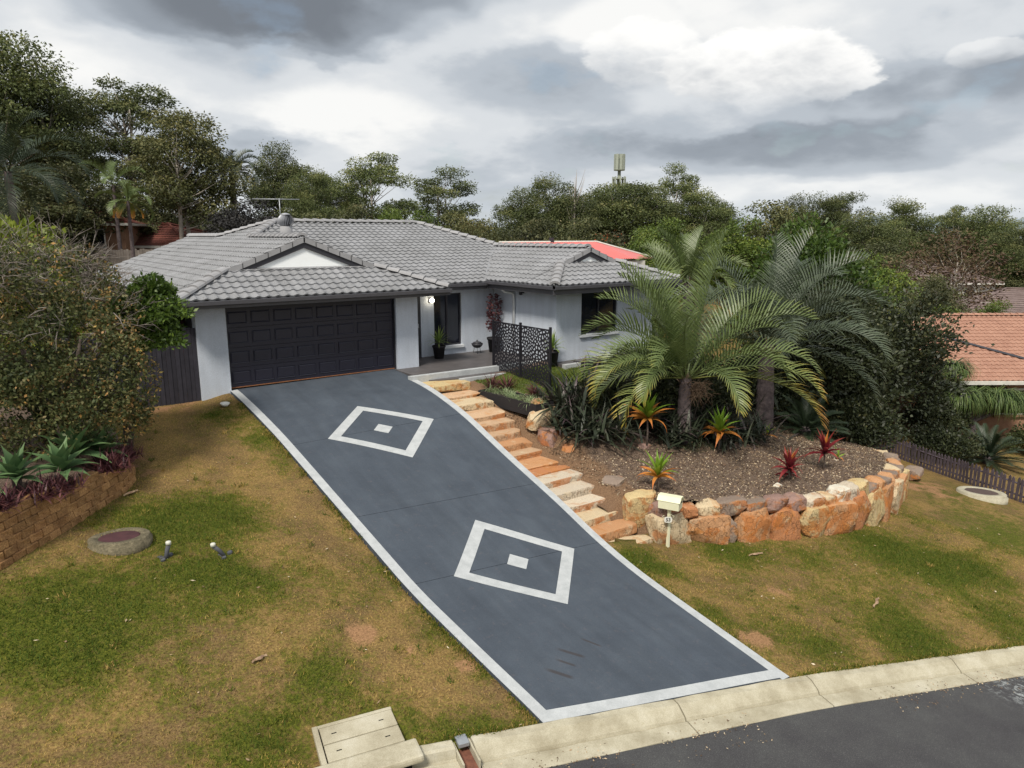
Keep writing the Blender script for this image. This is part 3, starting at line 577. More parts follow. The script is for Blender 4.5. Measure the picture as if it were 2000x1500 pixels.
# ---------------------------------------------------------------- block retaining wall on the left
pmat('wall_block', (.42, .24, .10), (.27, .14, .06), scale=4, rough=.95, fine=.5, fscale=45, bump=.8, bscale=35, rnd=.22)
wl = thing('block_retaining_wall', 'curved low retaining wall of small tan concrete blocks beside the lawn', 'retaining wall', (-4, -5.8, -.6))
LWALL = np.array([(-3.11, -4.02), (-3.2, -4.5), (-3.41, -4.95), (-3.87, -5.53), (-4.47, -6.31), (-4.91, -6.8), (-5.3, -7.22), (-5.8, -7.62), (-6.6, -8.1)])
LD = np.r_[0, np.cumsum(np.hypot(*np.diff(LWALL, axis=0).T))]
def lw(s): return np.interp(s, LD, LWALL[:, 0]), np.interp(s, LD, LWALL[:, 1])
bmeshes = []
for q in range(6):
    bm = box_bm(-.118, .118, -.09, .09, -.062, .062)
    rn = random.Random(q)
    bmesh.ops.bevel(bm, geom=bm.edges[:], offset=.012, segments=1, affect='EDGES')
    for v in bm.verts: v.co += Vector((rn.uniform(-.007, .007), rn.uniform(-.012, .012), rn.uniform(-.004, .004)))
    bmeshes.append(bm_mesh('block', bm))
for c_ in range(7):
    s = (c_ % 2) * .12 + .05
    while s < LD[-1] - .1:
        x, y = lw(s); x2, y2 = lw(s + .05); x1, y1 = lw(s - .05); a = math.atan2(y2 - y1, x2 - x1)
        top = np.interp(s, [0, .5, 1.2, 2.4, 3.6, 5], [.24, .34, .5, .66, .78, .85])
        if (c_ + .5) * .127 < top:
            zb = float(lawn_z(x, y)) - .03; nx, ny = math.sin(a), -math.cos(a)
            link('block', bmeshes[random.Random(int(s * 99) + c_).randrange(6)], 'wall_block', wl, (x + 4 + nx * c_ * .016, y + 5.8 + ny * c_ * .016, zb + .06 + c_ * .127 + .6), (0, 0, a + R(random.Random(int(s * 77)).uniform(-4, 4))))
        s += .242
BEDP = [(x - .02, y + .12) for x, y in LWALL] + [(-9, -8), (-9, 1), (-3.2, .0), (-2.9, -2.0), (-2.95, -3.4)]
def bed_z(X, Y):
    d = np.min([np.hypot(X - a, Y - b) for a, b in LWALL], 0)
    s_ = np.interp(np.clip(-X, 3.0, 6.6), [3.0, 3.4, 4.5, 5.3, 6.6], [-.36, -.16, .0, .12, .16]); return s_ - .03 + .05 * np.minimum(d, 4) + .02 * np.sin(X * 7) * np.cos(Y * 6)
o = sheet('garden_bed', np.arange(-9, -2.7, .12), np.arange(-8.4, .2, .12), lambda X, Y: np.maximum(bed_z(X, Y), lawn_z(X, Y) + .03), lambda X, Y: inpoly(X, Y, BEDP), 'mulch', tintf={'green': lambda x, y: x * 0, 'soil': lambda x, y: x * 0 + .2}); tag(o, 'dark leafy soil bed behind the block retaining wall', kind='structure')
# ---------------------------------------------------------------- grass blades over the lawns
pmat('chip', (.30, .22, .15), (.14, .10, .075), scale=6, rough=.95)
leafmat('grass_blade', [(0, (.48, .33, .12)), (.3, (.38, .27, .08)), (.55, (.18, .175, .026)), (.8, (.10, .13, .016)), (1, (.06, .10, .012))], .7, .25, spec=.2)
def scatter_grass(name, n, xr, yr, zf, ok, seed, hgt, label, gfun):
    rng = np.random.default_rng(seed); x = rng.uniform(*xr, n); y = rng.uniform(*yr, n); gv = gfun(x, y)
    k = ok(x, y) & (rng.random(n) < .25 + .75 * gv); x, y, gv = x[k], y[k], gv[k]; n = len(x); z = zf(x, y)
    a = rng.uniform(0, 2 * np.pi, n); h = hgt * rng.uniform(.5, 1.3, n) * (.6 + .6 * gv); lean = rng.normal(0, .5, (n, 2))
    C = np.c_[x, y, z - .006]; T = C + np.c_[lean[:, 0] * h, lean[:, 1] * h, h]; s_ = np.c_[np.cos(a), np.sin(a), 0 * a] * (.0045 + .0035 * rng.random((n, 1)))
    V = np.stack([C - s_, C + s_, T], 1).reshape(-1, 3); F = np.arange(3 * n).reshape(n, 3)
    t = np.repeat(np.clip(gv * 1.0 + rng.normal(0, .2, n), 0, 1), 3)
    tag(link(name, mesh(name, V, F, tint=t), 'grass_blade'), label, 'grass', kind='stuff')
def lawn_ok(x, y):
    xl, xr_ = drive_xl(y), drive_xr(y); ky = kerb_y(x)
    pitm = (np.abs(x + 2.12) < .66) & (y < ky + .80)
    k = (y > ky + .0) & ((x < xl - .01) | (x > xr_ + .01)) & ~inpoly(x, y, MPOLY) & ~inpoly(x, y, BEDP) & (f_soil(x, y) < .6) & ~pitm & ~((x > -1) & (y > -.1))
    return k & ((y < -9.4) | (x < 1) | (x > 12))
scatter_grass('lawn_grass', 620000, (-7, 15), (-15.6, .1), lawn_z, lawn_ok, 11, .045, 'short patchy lawn grass, half green and half dry', f_green)
scatter_grass('terrace_grass', 60000, (6, 14), (-4.8, -1.9), mound_z, lambda x, y: inpoly(x, y, TERR), 12, .05, 'green lawn grass on the small terrace by the house', lambda x, y: x * 0 + .85)
# ragged tufts where the lawn meets the drive and the kerb
rng = np.random.default_rng(5); yy = rng.uniform(-13, -1, 9000); sd = rng.random(9000) < .55; dd = np.abs(rng.normal(0, .09, 9000))
xx = np.where(sd, drive_xl(yy) - dd, drive_xr(yy) + dd); k = (sd | (yy < -9.5)) & (yy > kerb_y(xx) + .03) & (fbm(xx, yy, 1.7, 6) > .47); xx, yy = xx[k], yy[k]
x3 = rng.uniform(-6, 14, 9000); x3 = x3[((x3 < .1) | (x3 > 4.4)) & ((x3 < -3) | (x3 > -1.2))]; y3 = kerb_y(x3) + np.abs(rng.normal(0, .05, len(x3))) - .015
xx = np.r_[xx, x3]; yy = np.r_[yy, y3]; n = len(xx); h = rng.uniform(.03, .10, n); C = np.c_[xx, yy, lawn_z(xx, np.maximum(yy, kerb_y(xx) + .01)) - .01]
D = np.c_[rng.normal(0, .6, (n, 2)), np.ones(n)]; V, F = leaf_arrays(C, D, h, .006, rng)
tag(link('edge_tufts', mesh('edge_tufts', V, F, tint=np.repeat(np.clip(rng.normal(.65, .3, n), 0, 1), 4)), 'grass_blade'), 'ragged grass growing along the drive and kerb edges', 'grass', kind='stuff')
rng = np.random.default_rng(21); xc = rng.uniform(-6.5, 14, 900); yc = rng.uniform(-15.4, -.6, 900); k = lawn_ok(xc, yc) & (fbm(xc, yc, .9, 13) > .45); xc, yc = xc[k], yc[k]; q = rng.integers(8, 20, len(xc))
xx = np.repeat(xc, q) + rng.normal(0, .035, q.sum()); yy = np.repeat(yc, q) + rng.normal(0, .035, q.sum()); tt = np.repeat(np.clip(rng.normal(.6, .3, len(xc)), 0, 1), q); n = len(xx); k = lawn_ok(xx, yy); xx, yy, tt = xx[k], yy[k], tt[k]; n = len(xx)
V, F = leaf_arrays(np.c_[xx, yy, lawn_z(xx, yy) - .01], np.c_[rng.normal(0, .75, (n, 2)), np.ones(n)], rng.uniform(.05, .12, n), .0065, rng)
tag(link('lawn_tufts', mesh('lawn_tufts', V, F, tint=np.repeat(tt, 4)), 'grass_blade'), 'longer tufts and weeds dotted over the front lawn', 'grass', kind='stuff')
# bark chips and gravel on the mound
rng = np.random.default_rng(6); n = 60000; x = rng.uniform(6, 18, n); y = rng.uniform(-10.8, -4, n); k = inpoly(x, y, MKEEP) & ~inpoly(x, y, TERR); x, y = x[k], y[k]; n = len(x)
C = np.c_[x, y, mound_z(x, y) + .004]; D = np.c_[rng.normal(0, 1, (n, 2)), rng.normal(0, .3, n)]; V, F = leaf_arrays(C, D, rng.uniform(.02, .075, n), rng.uniform(.006, .018, n), rng, roll=np.c_[rng.normal(0, .6, (n, 2)), np.ones(n)])
leafmat('chip_leaf', [(0, (.045, .028, .02)), (.35, (.15, .095, .06)), (.7, (.36, .26, .16)), (1, (.66, .56, .42))], .9, .0)
tag(link('mulch_chips', mesh('mulch_chips', V, F, tint=np.repeat(rng.random(n) ** 1.6, 4)), 'chip_leaf'), 'bark chips and fallen leaves over the garden mound', 'mulch', kind='stuff')
rng = np.random.default_rng(9); n = 500; x = rng.uniform(-6, 16, n); y = rng.uniform(-15.5, -1, n); k = lawn_ok(x, y); x, y = x[k], y[k]; n = len(x)
C = np.c_[x, y, lawn_z(x, y) + .022]; D = np.c_[rng.normal(0, 1, (n, 2)), rng.normal(0, .15, n)]; V, F = leaf_arrays(C, D, rng.uniform(.03, .09, n), rng.uniform(.008, .018, n), rng, roll=np.c_[rng.normal(0, .3, (n, 2)), np.ones(n)])
tag(link('fallen_leaves', mesh('fallen_leaves', V, F, tint=np.repeat(.35 + .65 * rng.random(n), 4)), 'chip_leaf'), 'scattered dry leaves lying on the front lawn', 'leaves', kind='stuff')
# leaf litter and grit washed along the gutter
rng = np.random.default_rng(14); n = 2600; x = rng.uniform(-7, 16, n); k = fbm(x, x * 0, .8, 2) > .42; x = x[k]; n = len(x); dd = np.where(rng.random(n) < .6, rng.normal(.57, .05, n), rng.uniform(.35, 1.0, n))
C = np.array([kpt(a_, b_, -.122 if b_ < .5 else -.136) for a_, b_ in zip(x, dd)]); D = np.c_[rng.normal(0, 1, (n, 2)), rng.normal(0, .1, n)]; V, F = leaf_arrays(C, D, rng.uniform(.012, .05, n), rng.uniform(.005, .012, n), rng, roll=np.c_[rng.normal(0, .3, (n, 2)), np.ones(n)])
tag(link('gutter_litter', mesh('gutter_litter', V, F, tint=np.repeat(rng.random(n), 4)), 'chip_leaf'), 'grit and leaf litter lying along the gutter', 'litter', kind='stuff')
# ---------------------------------------------------------------- the house
pmat('render_wall', (.57, .62, .70), (.51, .56, .64), scale=1.4, rough=.92, bump=.5, bscale=95, fine=.16, fscale=70, spec=.2)
_G = NG(MAT['render_wall'].node_tree); _p = [n_ for n_ in _G.nt.nodes if n_.type == 'BSDF_PRINCIPLED'][0]; _src = _p.inputs['Base Color'].links[0].from_socket
_m = _G.n('ShaderNodeMapping'); _m.inputs['Scale'].default_value = (4, 4, .35); _G.l(_G.n('ShaderNodeNewGeometry').outputs['Position'], _m.inputs[0])
_G.l(_G.mix(.30, _src, ramp(_G, _G.noise(_m.outputs[0], 1.2, 4, .6), [(.32, (.72, .71, .69)), (.62, (1.06, 1.06, 1.06))]), 'MULTIPLY'), _p.inputs['Base Color'])
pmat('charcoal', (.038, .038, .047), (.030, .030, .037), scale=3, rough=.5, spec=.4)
pmat('gutter_paint', (.075, .074, .085), (.06, .06, .068), scale=3, rough=.42, spec=.5)
pmat('soffit', (.30, .31, .34), rough=.8)
pmat('door_paint', (.017, .017, .032), (.014, .014, .027), scale=2, rough=.42, spec=.5)
pmat('gable_white', (.90, .93, .94), (.87, .90, .91), scale=3, rough=.8)
pmat('tile_grey', (.27, .275, .29), (.20, .203, .21), scale=1.1, rough=.72, spec=.35, fine=.4, fscale=45, rnd=.10)
pmat('cap_grey', (.33, .33, .34), (.27, .27, .28), scale=2.5, rough=.7, fine=.3, rnd=.06)
pmat('underlay', (.05, .05, .053), rough=.9)
pmat('flashing', (.30, .31, .33), rough=.5, metal=.3)
m, G = new_mat('dark_glass'); G.p.inputs['Base Color'].default_value = (.010, .012, .020, 1); G.p.inputs['Roughness'].default_value = .06; G.p.inputs['Specular IOR Level'].default_value = .5
pmat('sill_paint', (.62, .65, .68), rough=.8); pmat('white_paint', (.72, .74, .75), rough=.6)
pmat('timber_strip', (.36, .16, .075), (.22, .09, .045), scale=8, rough=.8)
house = thing('house', 'low grey rendered house with grey tiled hip roof and double garage', 'house', (0, 0, 0))
def wall(b, name='wall', mat='render_wall'): return box(name, b, mat, house)
ZT = 2.215
# garage front
wall((-.76, -.02, -.05, .30, -.55, ZT)); wall((4.83, 5.56, -.08, .30, -.4, ZT))
box('lintel', (-.02, 4.83, .02, .26, 2.1, ZT), 'charcoal', house)
wall((-.76, -.55, .303, 13.0, -.8, ZT), mat='charcoal'); wall((5.36, 5.56, .30, 1.37, -.3, ZT))  # long left wall: the dark shade under the eave is put into its colour
wall((-.55, 13.8, 12.8, 13.0, -1.2, ZT)); wall((13.6, 13.8, -1.82, 12.8, -2.2, ZT))
# porch back wall with window
PY = 1.35
fd = box('front_door', (5.62, 6.44, PY - .02, PY + .04, .02, 2.06), 'charcoal', house)
box('door_handle', (6.34, 6.37, PY - .06, PY - .02, .98, 1.12), 'galvanised', fd)
wall((6.48, 6.98, PY, PY + .22, -.3, ZT)); wall((8.06, 9.40, PY, PY + .22, -.3, ZT)); wall((6.98, 8.06, PY, PY + .22, -.3, .30)); wall((6.98, 8.06, PY, PY + .22, 2.05, ZT)); wall((5.56, 6.48, PY + .05, PY + .22, 2.07, ZT))
def window(x0, x1, z0, z1, y, mull=1):
    w = link('window', None, None, house, ((x0 + x1) / 2, y, z0)); hw = (x1 - x0) / 2; h = z1 - z0
    box('pane', (-hw + .03, hw - .03, .10, .12, .03, h - .03), 'dark_glass', w)
    bm = bmesh.new(); V = []; F = []
    def bar(a, b, c, d):
        o = len(V); V.extend([(a, .05, c), (b, .05, c), (b, .05, d), (a, .05, d), (a, .14, c), (b, .14, c), (b, .14, d), (a, .14, d)])
        F.extend([tuple(o + i for i in q) for q in ((0, 1, 2, 3), (4, 7, 6, 5), (0, 4, 5, 1), (1, 5, 6, 2), (2, 6, 7, 3), (3, 7, 4, 0))])
    bar(-hw, hw, 0, .045); bar(-hw, hw, h - .045, h); bar(-hw, -hw + .045, .046, h - .046); bar(hw - .045, hw, .046, h - .046)
    for k in range(mull): xx = -hw + 2 * hw * (k + 1) / (mull + 1); bar(xx - .022, xx + .022, .046, h - .046)
    bm.free(); link('window_frame', mesh('window_frame', V, F), 'charcoal', w)
    box('sill', (-hw - .06, hw + .06, -.075, .06, -.10, -.002), 'sill_paint', w, .008)
    return w
window(6.98, 8.06, .30, 2.05, PY)
# right wing
wall((9.40, 9.60, -2.02, PY - .003, -.6, ZT)); FY = -2.02
wall((9.605, 10.46, FY, FY + .2, -.6, ZT)); wall((12.07, 13.8, FY, FY + .2, -1.6, ZT)); wall((10.46, 12.07, FY, FY + .2, -.6, .80)); wall((10.46, 12.07, FY, FY + .2, 2.16, ZT))
window(10.46, 12.07, .80, 2.16, FY)
# garage door: four sections of eight pressed panels
gd = link('garage_door', None, None, house, (0, .09, 0))
for r in range(4):
    box('door_section', (.0, 4.80, 0, .05, .02 + r * .523, .02 + r * .523 + .515), 'door_paint', gd)
bm = box_bm(-.245, .245, -.018, .0, -.155, .155)
fr = [f for f in bm.faces if f.normal.y < -.9]; bmesh.ops.inset_region(bm, faces=fr, thickness=.025, depth=-.010)
fr = [f for f in bm.faces if f.normal.y < -.9 and f.calc_area() > .1]; bmesh.ops.inset_region(bm, faces=fr, thickness=.022, depth=.009)
pan = bm_mesh('raised_panel', bm)
for r in range(4):
    for c_ in range(8): link('raised_panel', pan, 'door_paint', gd, (.30 + c_ * .6, 0, .02 + r * .523 + .257))
box('bottom_strip', (0, 4.8, -.03, .04, .0, .018), 'timber_strip', gd)
for x in (-.018, 4.802): box('door_jamb', (x, x + .016, -.10, .0, 0, 2.1), 'charcoal', gd)
# soffits, fascia and gutters
EV = [((-1.3, 13.6), (-1.3, -.7)), ((-1.3, -.7), (6.3, -.7)), ((6.3, -.7), (6.3, .85)), ((6.3, .85), (8.8, .85)), ((8.8, .85), (8.8, -2.65)), ((8.8, -2.65), (14.4, -2.65)), ((14.4, -2.65), (14.4, 13.55))]
for poly in ([(-1.27, -.67), (6.27, -.67), (6.27, -.05), (-.76, -.05), (-.76, 13), (-1.27, 13)], [(5.57, -.045), (6.27, -.045), (6.27, .88), (8.83, .88), (8.83, -2.62), (14.37, -2.62), (14.37, -2.03), (9.39, -2.03), (9.39, 1.34), (5.57, 1.34)], [(13.81, -2.02), (14.37, -2.02), (14.37, 13), (13.81, 13)]):
    link('soffit', prism_mesh('soffit', poly, ZT + .003, ZT + .015), 'soffit', house)
def zeave(i): return 2.38 if i < 3 else (2.40 if i == 3 else 2.45)
for i, (a, b) in enumerate(EV):
    a = Vector((*a, 0)); b = Vector((*b, 0)); d = (b - a).normalized(); nrm = Vector((d.y, -d.x, 0)); ze = zeave(i); L = (b - a).length
    ang = math.atan2(d.y, d.x)
    ext = .055
    prof = [(.0, ZT - .03), (.02, ZT - .03), (.02, ze - .10), (.03, ze - .115), (.10, ze - .115), (.125, ze - .10), (.13, ze - .01), (.12, ze - .0), (.112, ze - .012), (.105, ze - .09), (.0, ze - .09)]
    V = []; F = []; k = len(prof)
    for s_ in (-ext if i in (1, 5) else .0, L + (ext if i in (1, 5) else 0)):
        for o_, z in prof: V.append(a + d * s_ + nrm * (o_ - .03) + Vector((0, 0, z)))
    F = [(q, (q + 1) % k, k + (q + 1) % k, k + q) for q in range(k)] + [tuple(range(k - 1, -1, -1)), tuple(range(k, 2 * k))]
    link('gutter', mesh('gutter', V, F), 'gutter_paint', house)
# downpipe on the wing
dp = tube('downpipe', [(8.86, .1, 2.2), (8.95, .1, 2.12), (9.27, .1, 2.06), (9.34, .1, 1.98), (9.34, .1, -.02)], .045, 'white_paint', house, 8)
# roof planes: plan polygon, eave point, uphill direction, slope
roof = link('roof', None, None, house)
TW, TE = .25, .32
prof = [(.0, .016), (.042, .002), (.083, .000), (.125, .010), (.167, .034), (.208, .038), (.25, .015)]
tv = []; tf = []
for (u, h) in prof: tv.append((u, -.01, h + .038))
for (u, h) in prof: tv.append((u, .35, h + .002))
for (u, h) in prof: tv.append((u, -.01, h - .006))
for q in range(6): tf.append((q, q + 1, 8 + q, 7 + q)); tf.append((14 + q, 15 + q, q + 1, q))
TVA = np.array(tv); tile_me = mesh('roof_tile', tv, tf)
tile_me.materials.append(MAT['tile_grey'])
def basis(up, slope):
    up = Vector((*up, 0)); v = Vector((up.x, up.y, slope)).normalized(); u = Vector((up.y, -up.x, 0)); n = u.cross(v); return u, v, n
RC = {'roof': roof, 'V': [], 'F': [], 'tile': tile_me}
def roof_plane(poly, e, ze, up, slope, single=0, jitter=0):
    """tiles over a convex plan polygon; e is a point on the eave, single the number of lowest rows laid tile by tile"""
    u, v, n = basis(up, slope); E0 = Vector((*e, ze)); cs = math.sqrt(1 + slope * slope)
    def to_uv(p): d = Vector((p[0] - e[0], p[1] - e[1], 0)); return d.dot(u), (d.x * up[0] + d.y * up[1]) * cs
    P3 = [Vector((p[0], p[1], ze + slope * ((p[0] - e[0]) * up[0] + (p[1] - e[1]) * up[1]))) for p in poly]
    link('roof_sheet', mesh('roof_sheet', [p - Vector((0, 0, .012)) for p in P3], [tuple(range(len(P3)))]), 'underlay', RC['roof'])
    Q = [to_uv(p) for p in poly]; u0 = min(q[0] for q in Q); u1 = max(q[0] for q in Q); v1 = max(q[1] for q in Q)
    Qa = np.array(Q)
    if sum(Q[i][0] * Q[(i + 1) % len(Q)][1] - Q[(i + 1) % len(Q)][0] * Q[i][1] for i in range(len(Q))) < 0: Qa = Qa[::-1]
    bm = bmesh.new(); cnt = 0; restV, restF = RC['V'], RC['F']
    for r in range(int(v1 / TE) + 2):
        for c_ in range(int(math.floor(u0 / TW)) - 1, int(u1 / TW) + 2):
            cu, cv = c_ * TW, r * TE
            cor = np.array([(cu, cv - .01), (cu + TW, cv - .01), (cu + TW, cv + .35), (cu, cv + .35)])
            ins = np.ones(4, bool); out_all = False
            for i in range(len(Qa)):
                a, b = Qa[i], Qa[(i + 1) % len(Qa)]; s_ = (b[0] - a[0]) * (cor[:, 1] - a[1]) - (b[1] - a[1]) * (cor[:, 0] - a[0])
                if (s_ <= 1e-6).all(): out_all = True
                ins &= s_ > (-.02 if r == 0 else -1e-6) * math.hypot(*(b - a))
            if out_all: continue
            if ins.all() and r < single:
                o = link('roof_tile', RC['tile'], None, RC['roof']); M = Matrix((u, v, n)).transposed().to_4x4(); M.translation = E0 + u * cu + v * cv
                o.matrix_local = M; cnt += 1
            elif ins.all():
                b0 = len(restV); restV.extend([tuple(E0 + u * (cu + t[0]) + v * (cv + t[1]) + n * t[2]) for t in tv]); restF.extend([tuple(i + b0 for i in f) for f in tf])
            else:
                vs_ = [bm.verts.new(E0 + u * (cu + t[0]) + v * (cv + t[1]) + n * t[2]) for t in tv]
                for f in tf: bm.faces.new([vs_[i] for i in f])
    for i in range(len(Qa)):
        a, b = Qa[i], Qa[(i + 1) % len(Qa)]; d = Vector((b[0] - a[0], b[1] - a[1]))
        if abs(a[1]) < 1e-4 and abs(b[1]) < 1e-4: continue
        pn = (u * d.y - v * d.x); pc = E0 + u * float(a[0]) + v * float(a[1])
        bmesh.ops.bisect_plane(bm, geom=bm.verts[:] + bm.edges[:] + bm.faces[:], plane_co=pc, plane_no=pn, clear_outer=True)
    b0 = len(restV); bm.verts.index_update(); restV.extend([tuple(x.co) for x in bm.verts]); restF.extend([tuple(x.index + b0 for x in f.verts) for f in bm.faces]); bm.free()
    return cnt
s1, mf_, sr, mr = .39, .315, .38, .43
c1 = roof_plane([(-1.3, -.7), (6.3, -.7), (4.6, 1.0), (.4, 1.0)], (-1.3, -.7), 2.38, (0, 1), s1, 9)
roof_plane([(-1.3, -.7), (.38, .98), (-1.3, .98)], (-1.3, -.7), 2.38, (1, 0), s1)
roof_plane([(-1.3, .8), (.38, .8), (2.5, .8), (2.5, 13.6), (-1.3, 13.6)], (-1.3, .8), 2.38, (1, 0), s1)
roof_plane([(2.5, 5.49), (3.88, 7.2), (2.5, 9.0)], (-1.3, .8), 2.38, (1, 0), s1)
roof_plane([(6.3, -.7), (6.3, .98), (4.62, .98)], (6.3, -.7), 2.38, (-1, 0), s1)
roof_plane([(2.5, .8), (6.3, .8), (6.25, .86), (2.5, 5.49)], (6.3, .8), 2.38, (-1, 0), s1)
roof_plane([(-1.2, .85), (14.4, .85), (9.75, 7.2), (3.88, 7.2)], (6.3, .85), 2.40, (0, 1), mf_)
c2 = roof_plane([(8.8, -2.65), (14.4, -2.65), (12.75, -1.0), (10.45, -1.0)], (8.8, -2.65), 2.45, (0, 1), sr, 9)
c3 = roof_plane([(8.8, -2.65), (10.43, -1.02), (8.8, -1.02)], (8.8, -2.65), 2.45, (1, 0), sr, 9)
c3 += roof_plane([(8.8, -1.2), (11.6, -1.2), (11.6, 4.39), (8.8, 1.01)], (8.8, -1.2), 2.45, (1, 0), sr, 7)
roof_plane([(14.4, -2.65), (14.4, -1.02), (12.77, -1.02)], (14.4, -2.65), 2.45, (-1, 0), sr)
roof_plane([(11.6, -1.2), (14.4, -1.2), (14.4, 3.0), (11.6, 4.39)], (14.4, -1.2), 2.45, (-1, 0), sr)
roof_plane([(14.4, .85), (14.4, 13.55), (9.75, 7.2)], (14.4, .85), 2.40, (-1, 0), mr)
roof_plane([(3.88, 7.2), (9.75, 7.2), (14.4, 13.55), (-1.3, 13.55)], (0, 13.55), 2.40, (0, -1), mf_)
print('single tiles', c1, c2, c3)
o = link('roof_tiles', mesh('roof_tiles', RC['V'], RC['F']), 'tile_grey', roof); o['kind'] = 'stuff'
# ridge and hip caps
cv = []; cf = []; K = 7
for xx, rr in ((0., .165), (.005, .17), (.40, .135)):
    for q in range(K): a = math.pi * (q / (K - 1)); cv.append((xx, -rr * math.cos(a), rr * .62 * math.sin(a) + (.012 if xx < .1 else -.012)))
for i in range(2):
    for q in range(K - 1): cf.append((i * K + q, i * K + q + 1, (i + 1) * K + q + 1, (i + 1) * K + q))
b0 = len(cv)
for q in range(K): a = math.pi * (q / (K - 1)); cv.append((0., -.12 * math.cos(a), .115 * .62 * math.sin(a) - .03))
for q in range(K - 1): cf.append((b0 + q, b0 + q + 1, q + 1, q))
cap_me = mesh('ridge_cap', cv, cf, False); cap_me.materials.append(MAT['cap_grey'])
def caps(a, b, lift=.015):
    a = Vector(a); b = Vector(b); d = b - a; L = d.length; n = max(1, round(L / .37)); d.normalize()
    side = Vector((0, 0, 1)).cross(d).normalized(); up = d.cross(side); M = Matrix((d, side, up)).transposed().to_4x4()
    for i in range(n):
        o = link('ridge_cap', cap_me, None, roof); M2 = M.copy(); M2.translation = a + d * (L * i / n) + Vector((0, 0, lift)); o.matrix_local = M2
zl = lambda x: 2.38 + s1 * (x + 1.3)
caps((-1.3, -.7, 2.42), (.30, .90, 3.045)); caps((6.3, -.7, 2.42), (4.7, .90, 3.045))
caps((2.5, .95, zl(2.5) + .03), (2.5, 5.49, zl(2.5) + .03))
caps((2.5, 5.49, zl(2.5) + .03), (3.88, 7.2, 4.43)); caps((3.88, 7.2, 4.43), (9.75, 7.2, 4.43)); caps((14.3, .98, 2.47), (9.75, 7.2, 4.43)); caps((2.5, 9.2, zl(2.5) + .03), (3.88, 7.2, 4.43)); caps((2.5, 13.5, zl(2.5) + .03), (2.5, 9.2, zl(2.5) + .03))
caps((8.8, -2.65, 2.49), (10.35, -1.10, 3.08)); caps((14.4, -2.65, 2.49), (12.85, -1.10, 3.08)); caps((11.6, -1.05, 3.54), (11.6, 4.3, 3.54))
# valley flashing and apron
vf = Vector
link('valley_flashing', mesh('valley_flashing', [(8.72, .95, 2.475), (8.90, .95, 2.49), (11.66, 4.33, 3.565), (11.52, 4.40, 3.535)], [(0, 1, 2, 3)]), 'flashing', roof)
link('apron_flashing', mesh('apron_flashing', [(.42, .80, 3.03), (4.58, .80, 3.03), (4.58, .99, 3.115), (.42, .99, 3.115)], [(0, 1, 2, 3)]), 'tile_grey', roof)
# gablets
def prism3(name, pts, th):
    n = len(pts); pts = [Vector(p) for p in pts]; V = pts + [p + Vector((0, th, 0)) for p in pts]
    return mesh(name, V, [tuple(range(n)), tuple(range(2 * n - 1, n - 1, -1))] + [(i, n + i, n + (i + 1) % n, (i + 1) % n) for i in range(n)])
def gablet(xm, half, y, zb, slope):
    za = zb + slope * half
    link('gable_panel', prism3('gable_panel', [(xm - half + .22, y - .11, zb + .0), (xm + half - .22, y - .11, zb + .0), (xm, y - .11, za - .085)], .04), 'gable_white', house)
    for s_ in (-1, 1):
        a = Vector((xm + s_ * half, y, zb)); b = Vector((xm, y, za)); dn = Vector((0, 0, -.15))
        link('barge_board', prism3('barge_board', [a + Vector((0, -.16, -.02)), b + Vector((0, -.16, -.02)), b + Vector((0, -.16, -.265)), a + Vector((-s_ * .60, -.16, -.02))], .03), 'charcoal', house)
        n = int((b - a).length / .34); d = (b - a) / n
        for i in range(n):
            p = a + d * i; w = Vector((0, 0, .02 + (.035))); q = p + d * 1.06
            up = Vector((0, 0, .055)); lo = Vector((0, 0, .02))
            Y0, Y1 = Vector((0, -.20, 0)), Vector((0, .10, 0)); dp_ = Vector((0, 0, -.11))
            V = [p + Y0 + up, p + Y1 + up, q + Y1 + lo, q + Y0 + lo, p + Y0 + dp_ , q + Y0 + dp_ - Vector((0, 0, .0)), p + Y1, q + Y1]
            link('verge_cap', mesh('verge_cap', V, [(0, 3, 2, 1), (0, 4, 5, 3), (0, 1, 6, 4), (1, 2, 7, 6), (3, 5, 7, 2), (4, 6, 7, 5)]), 'cap_grey', roof)
gablet(2.5, 2.1, 1.0, zl(.4), s1); gablet(11.6, 1.15, -1.0, 2.45 + sr * 1.65, sr)
# porch lamp (lit)
m, G = new_mat('lamp_glow'); G.p.inputs['Emission Color'].default_value = (1, .86, .62, 1); G.p.inputs['Emission Strength'].default_value = 9.
t = thing('porch_lamp', 'lit round wall lamp on the porch wall beside the dark window', 'lamp', (6.83, PY, 1.86))
box('bracket', (-.05, .05, -.04, -.002, -.08, .08), 'charcoal', t, .006); box('arm', (-.015, .015, -.10, -.04, -.01, .02), 'charcoal', t)
link('globe', lathe_mesh('globe', [(.015, -.075), (.05, -.06), (.075, -.02), (.075, .02), (.05, .06), (.015, .075)], 14), 'lamp_glow', t, (0, -.15, 0))
t = thing('floodlight', 'small dark security light under the eave of the right wing', 'light', (9.28, -.35, 2.14))
box('mount', (.06, .118, -.05, .05, -.06, .06), 'charcoal', t); link('head', lathe_mesh('head', [(.02, -.10), (.06, -.09), (.05, .02), (.02, .05)], 10), 'charcoal', t, (.0, 0, -.02))
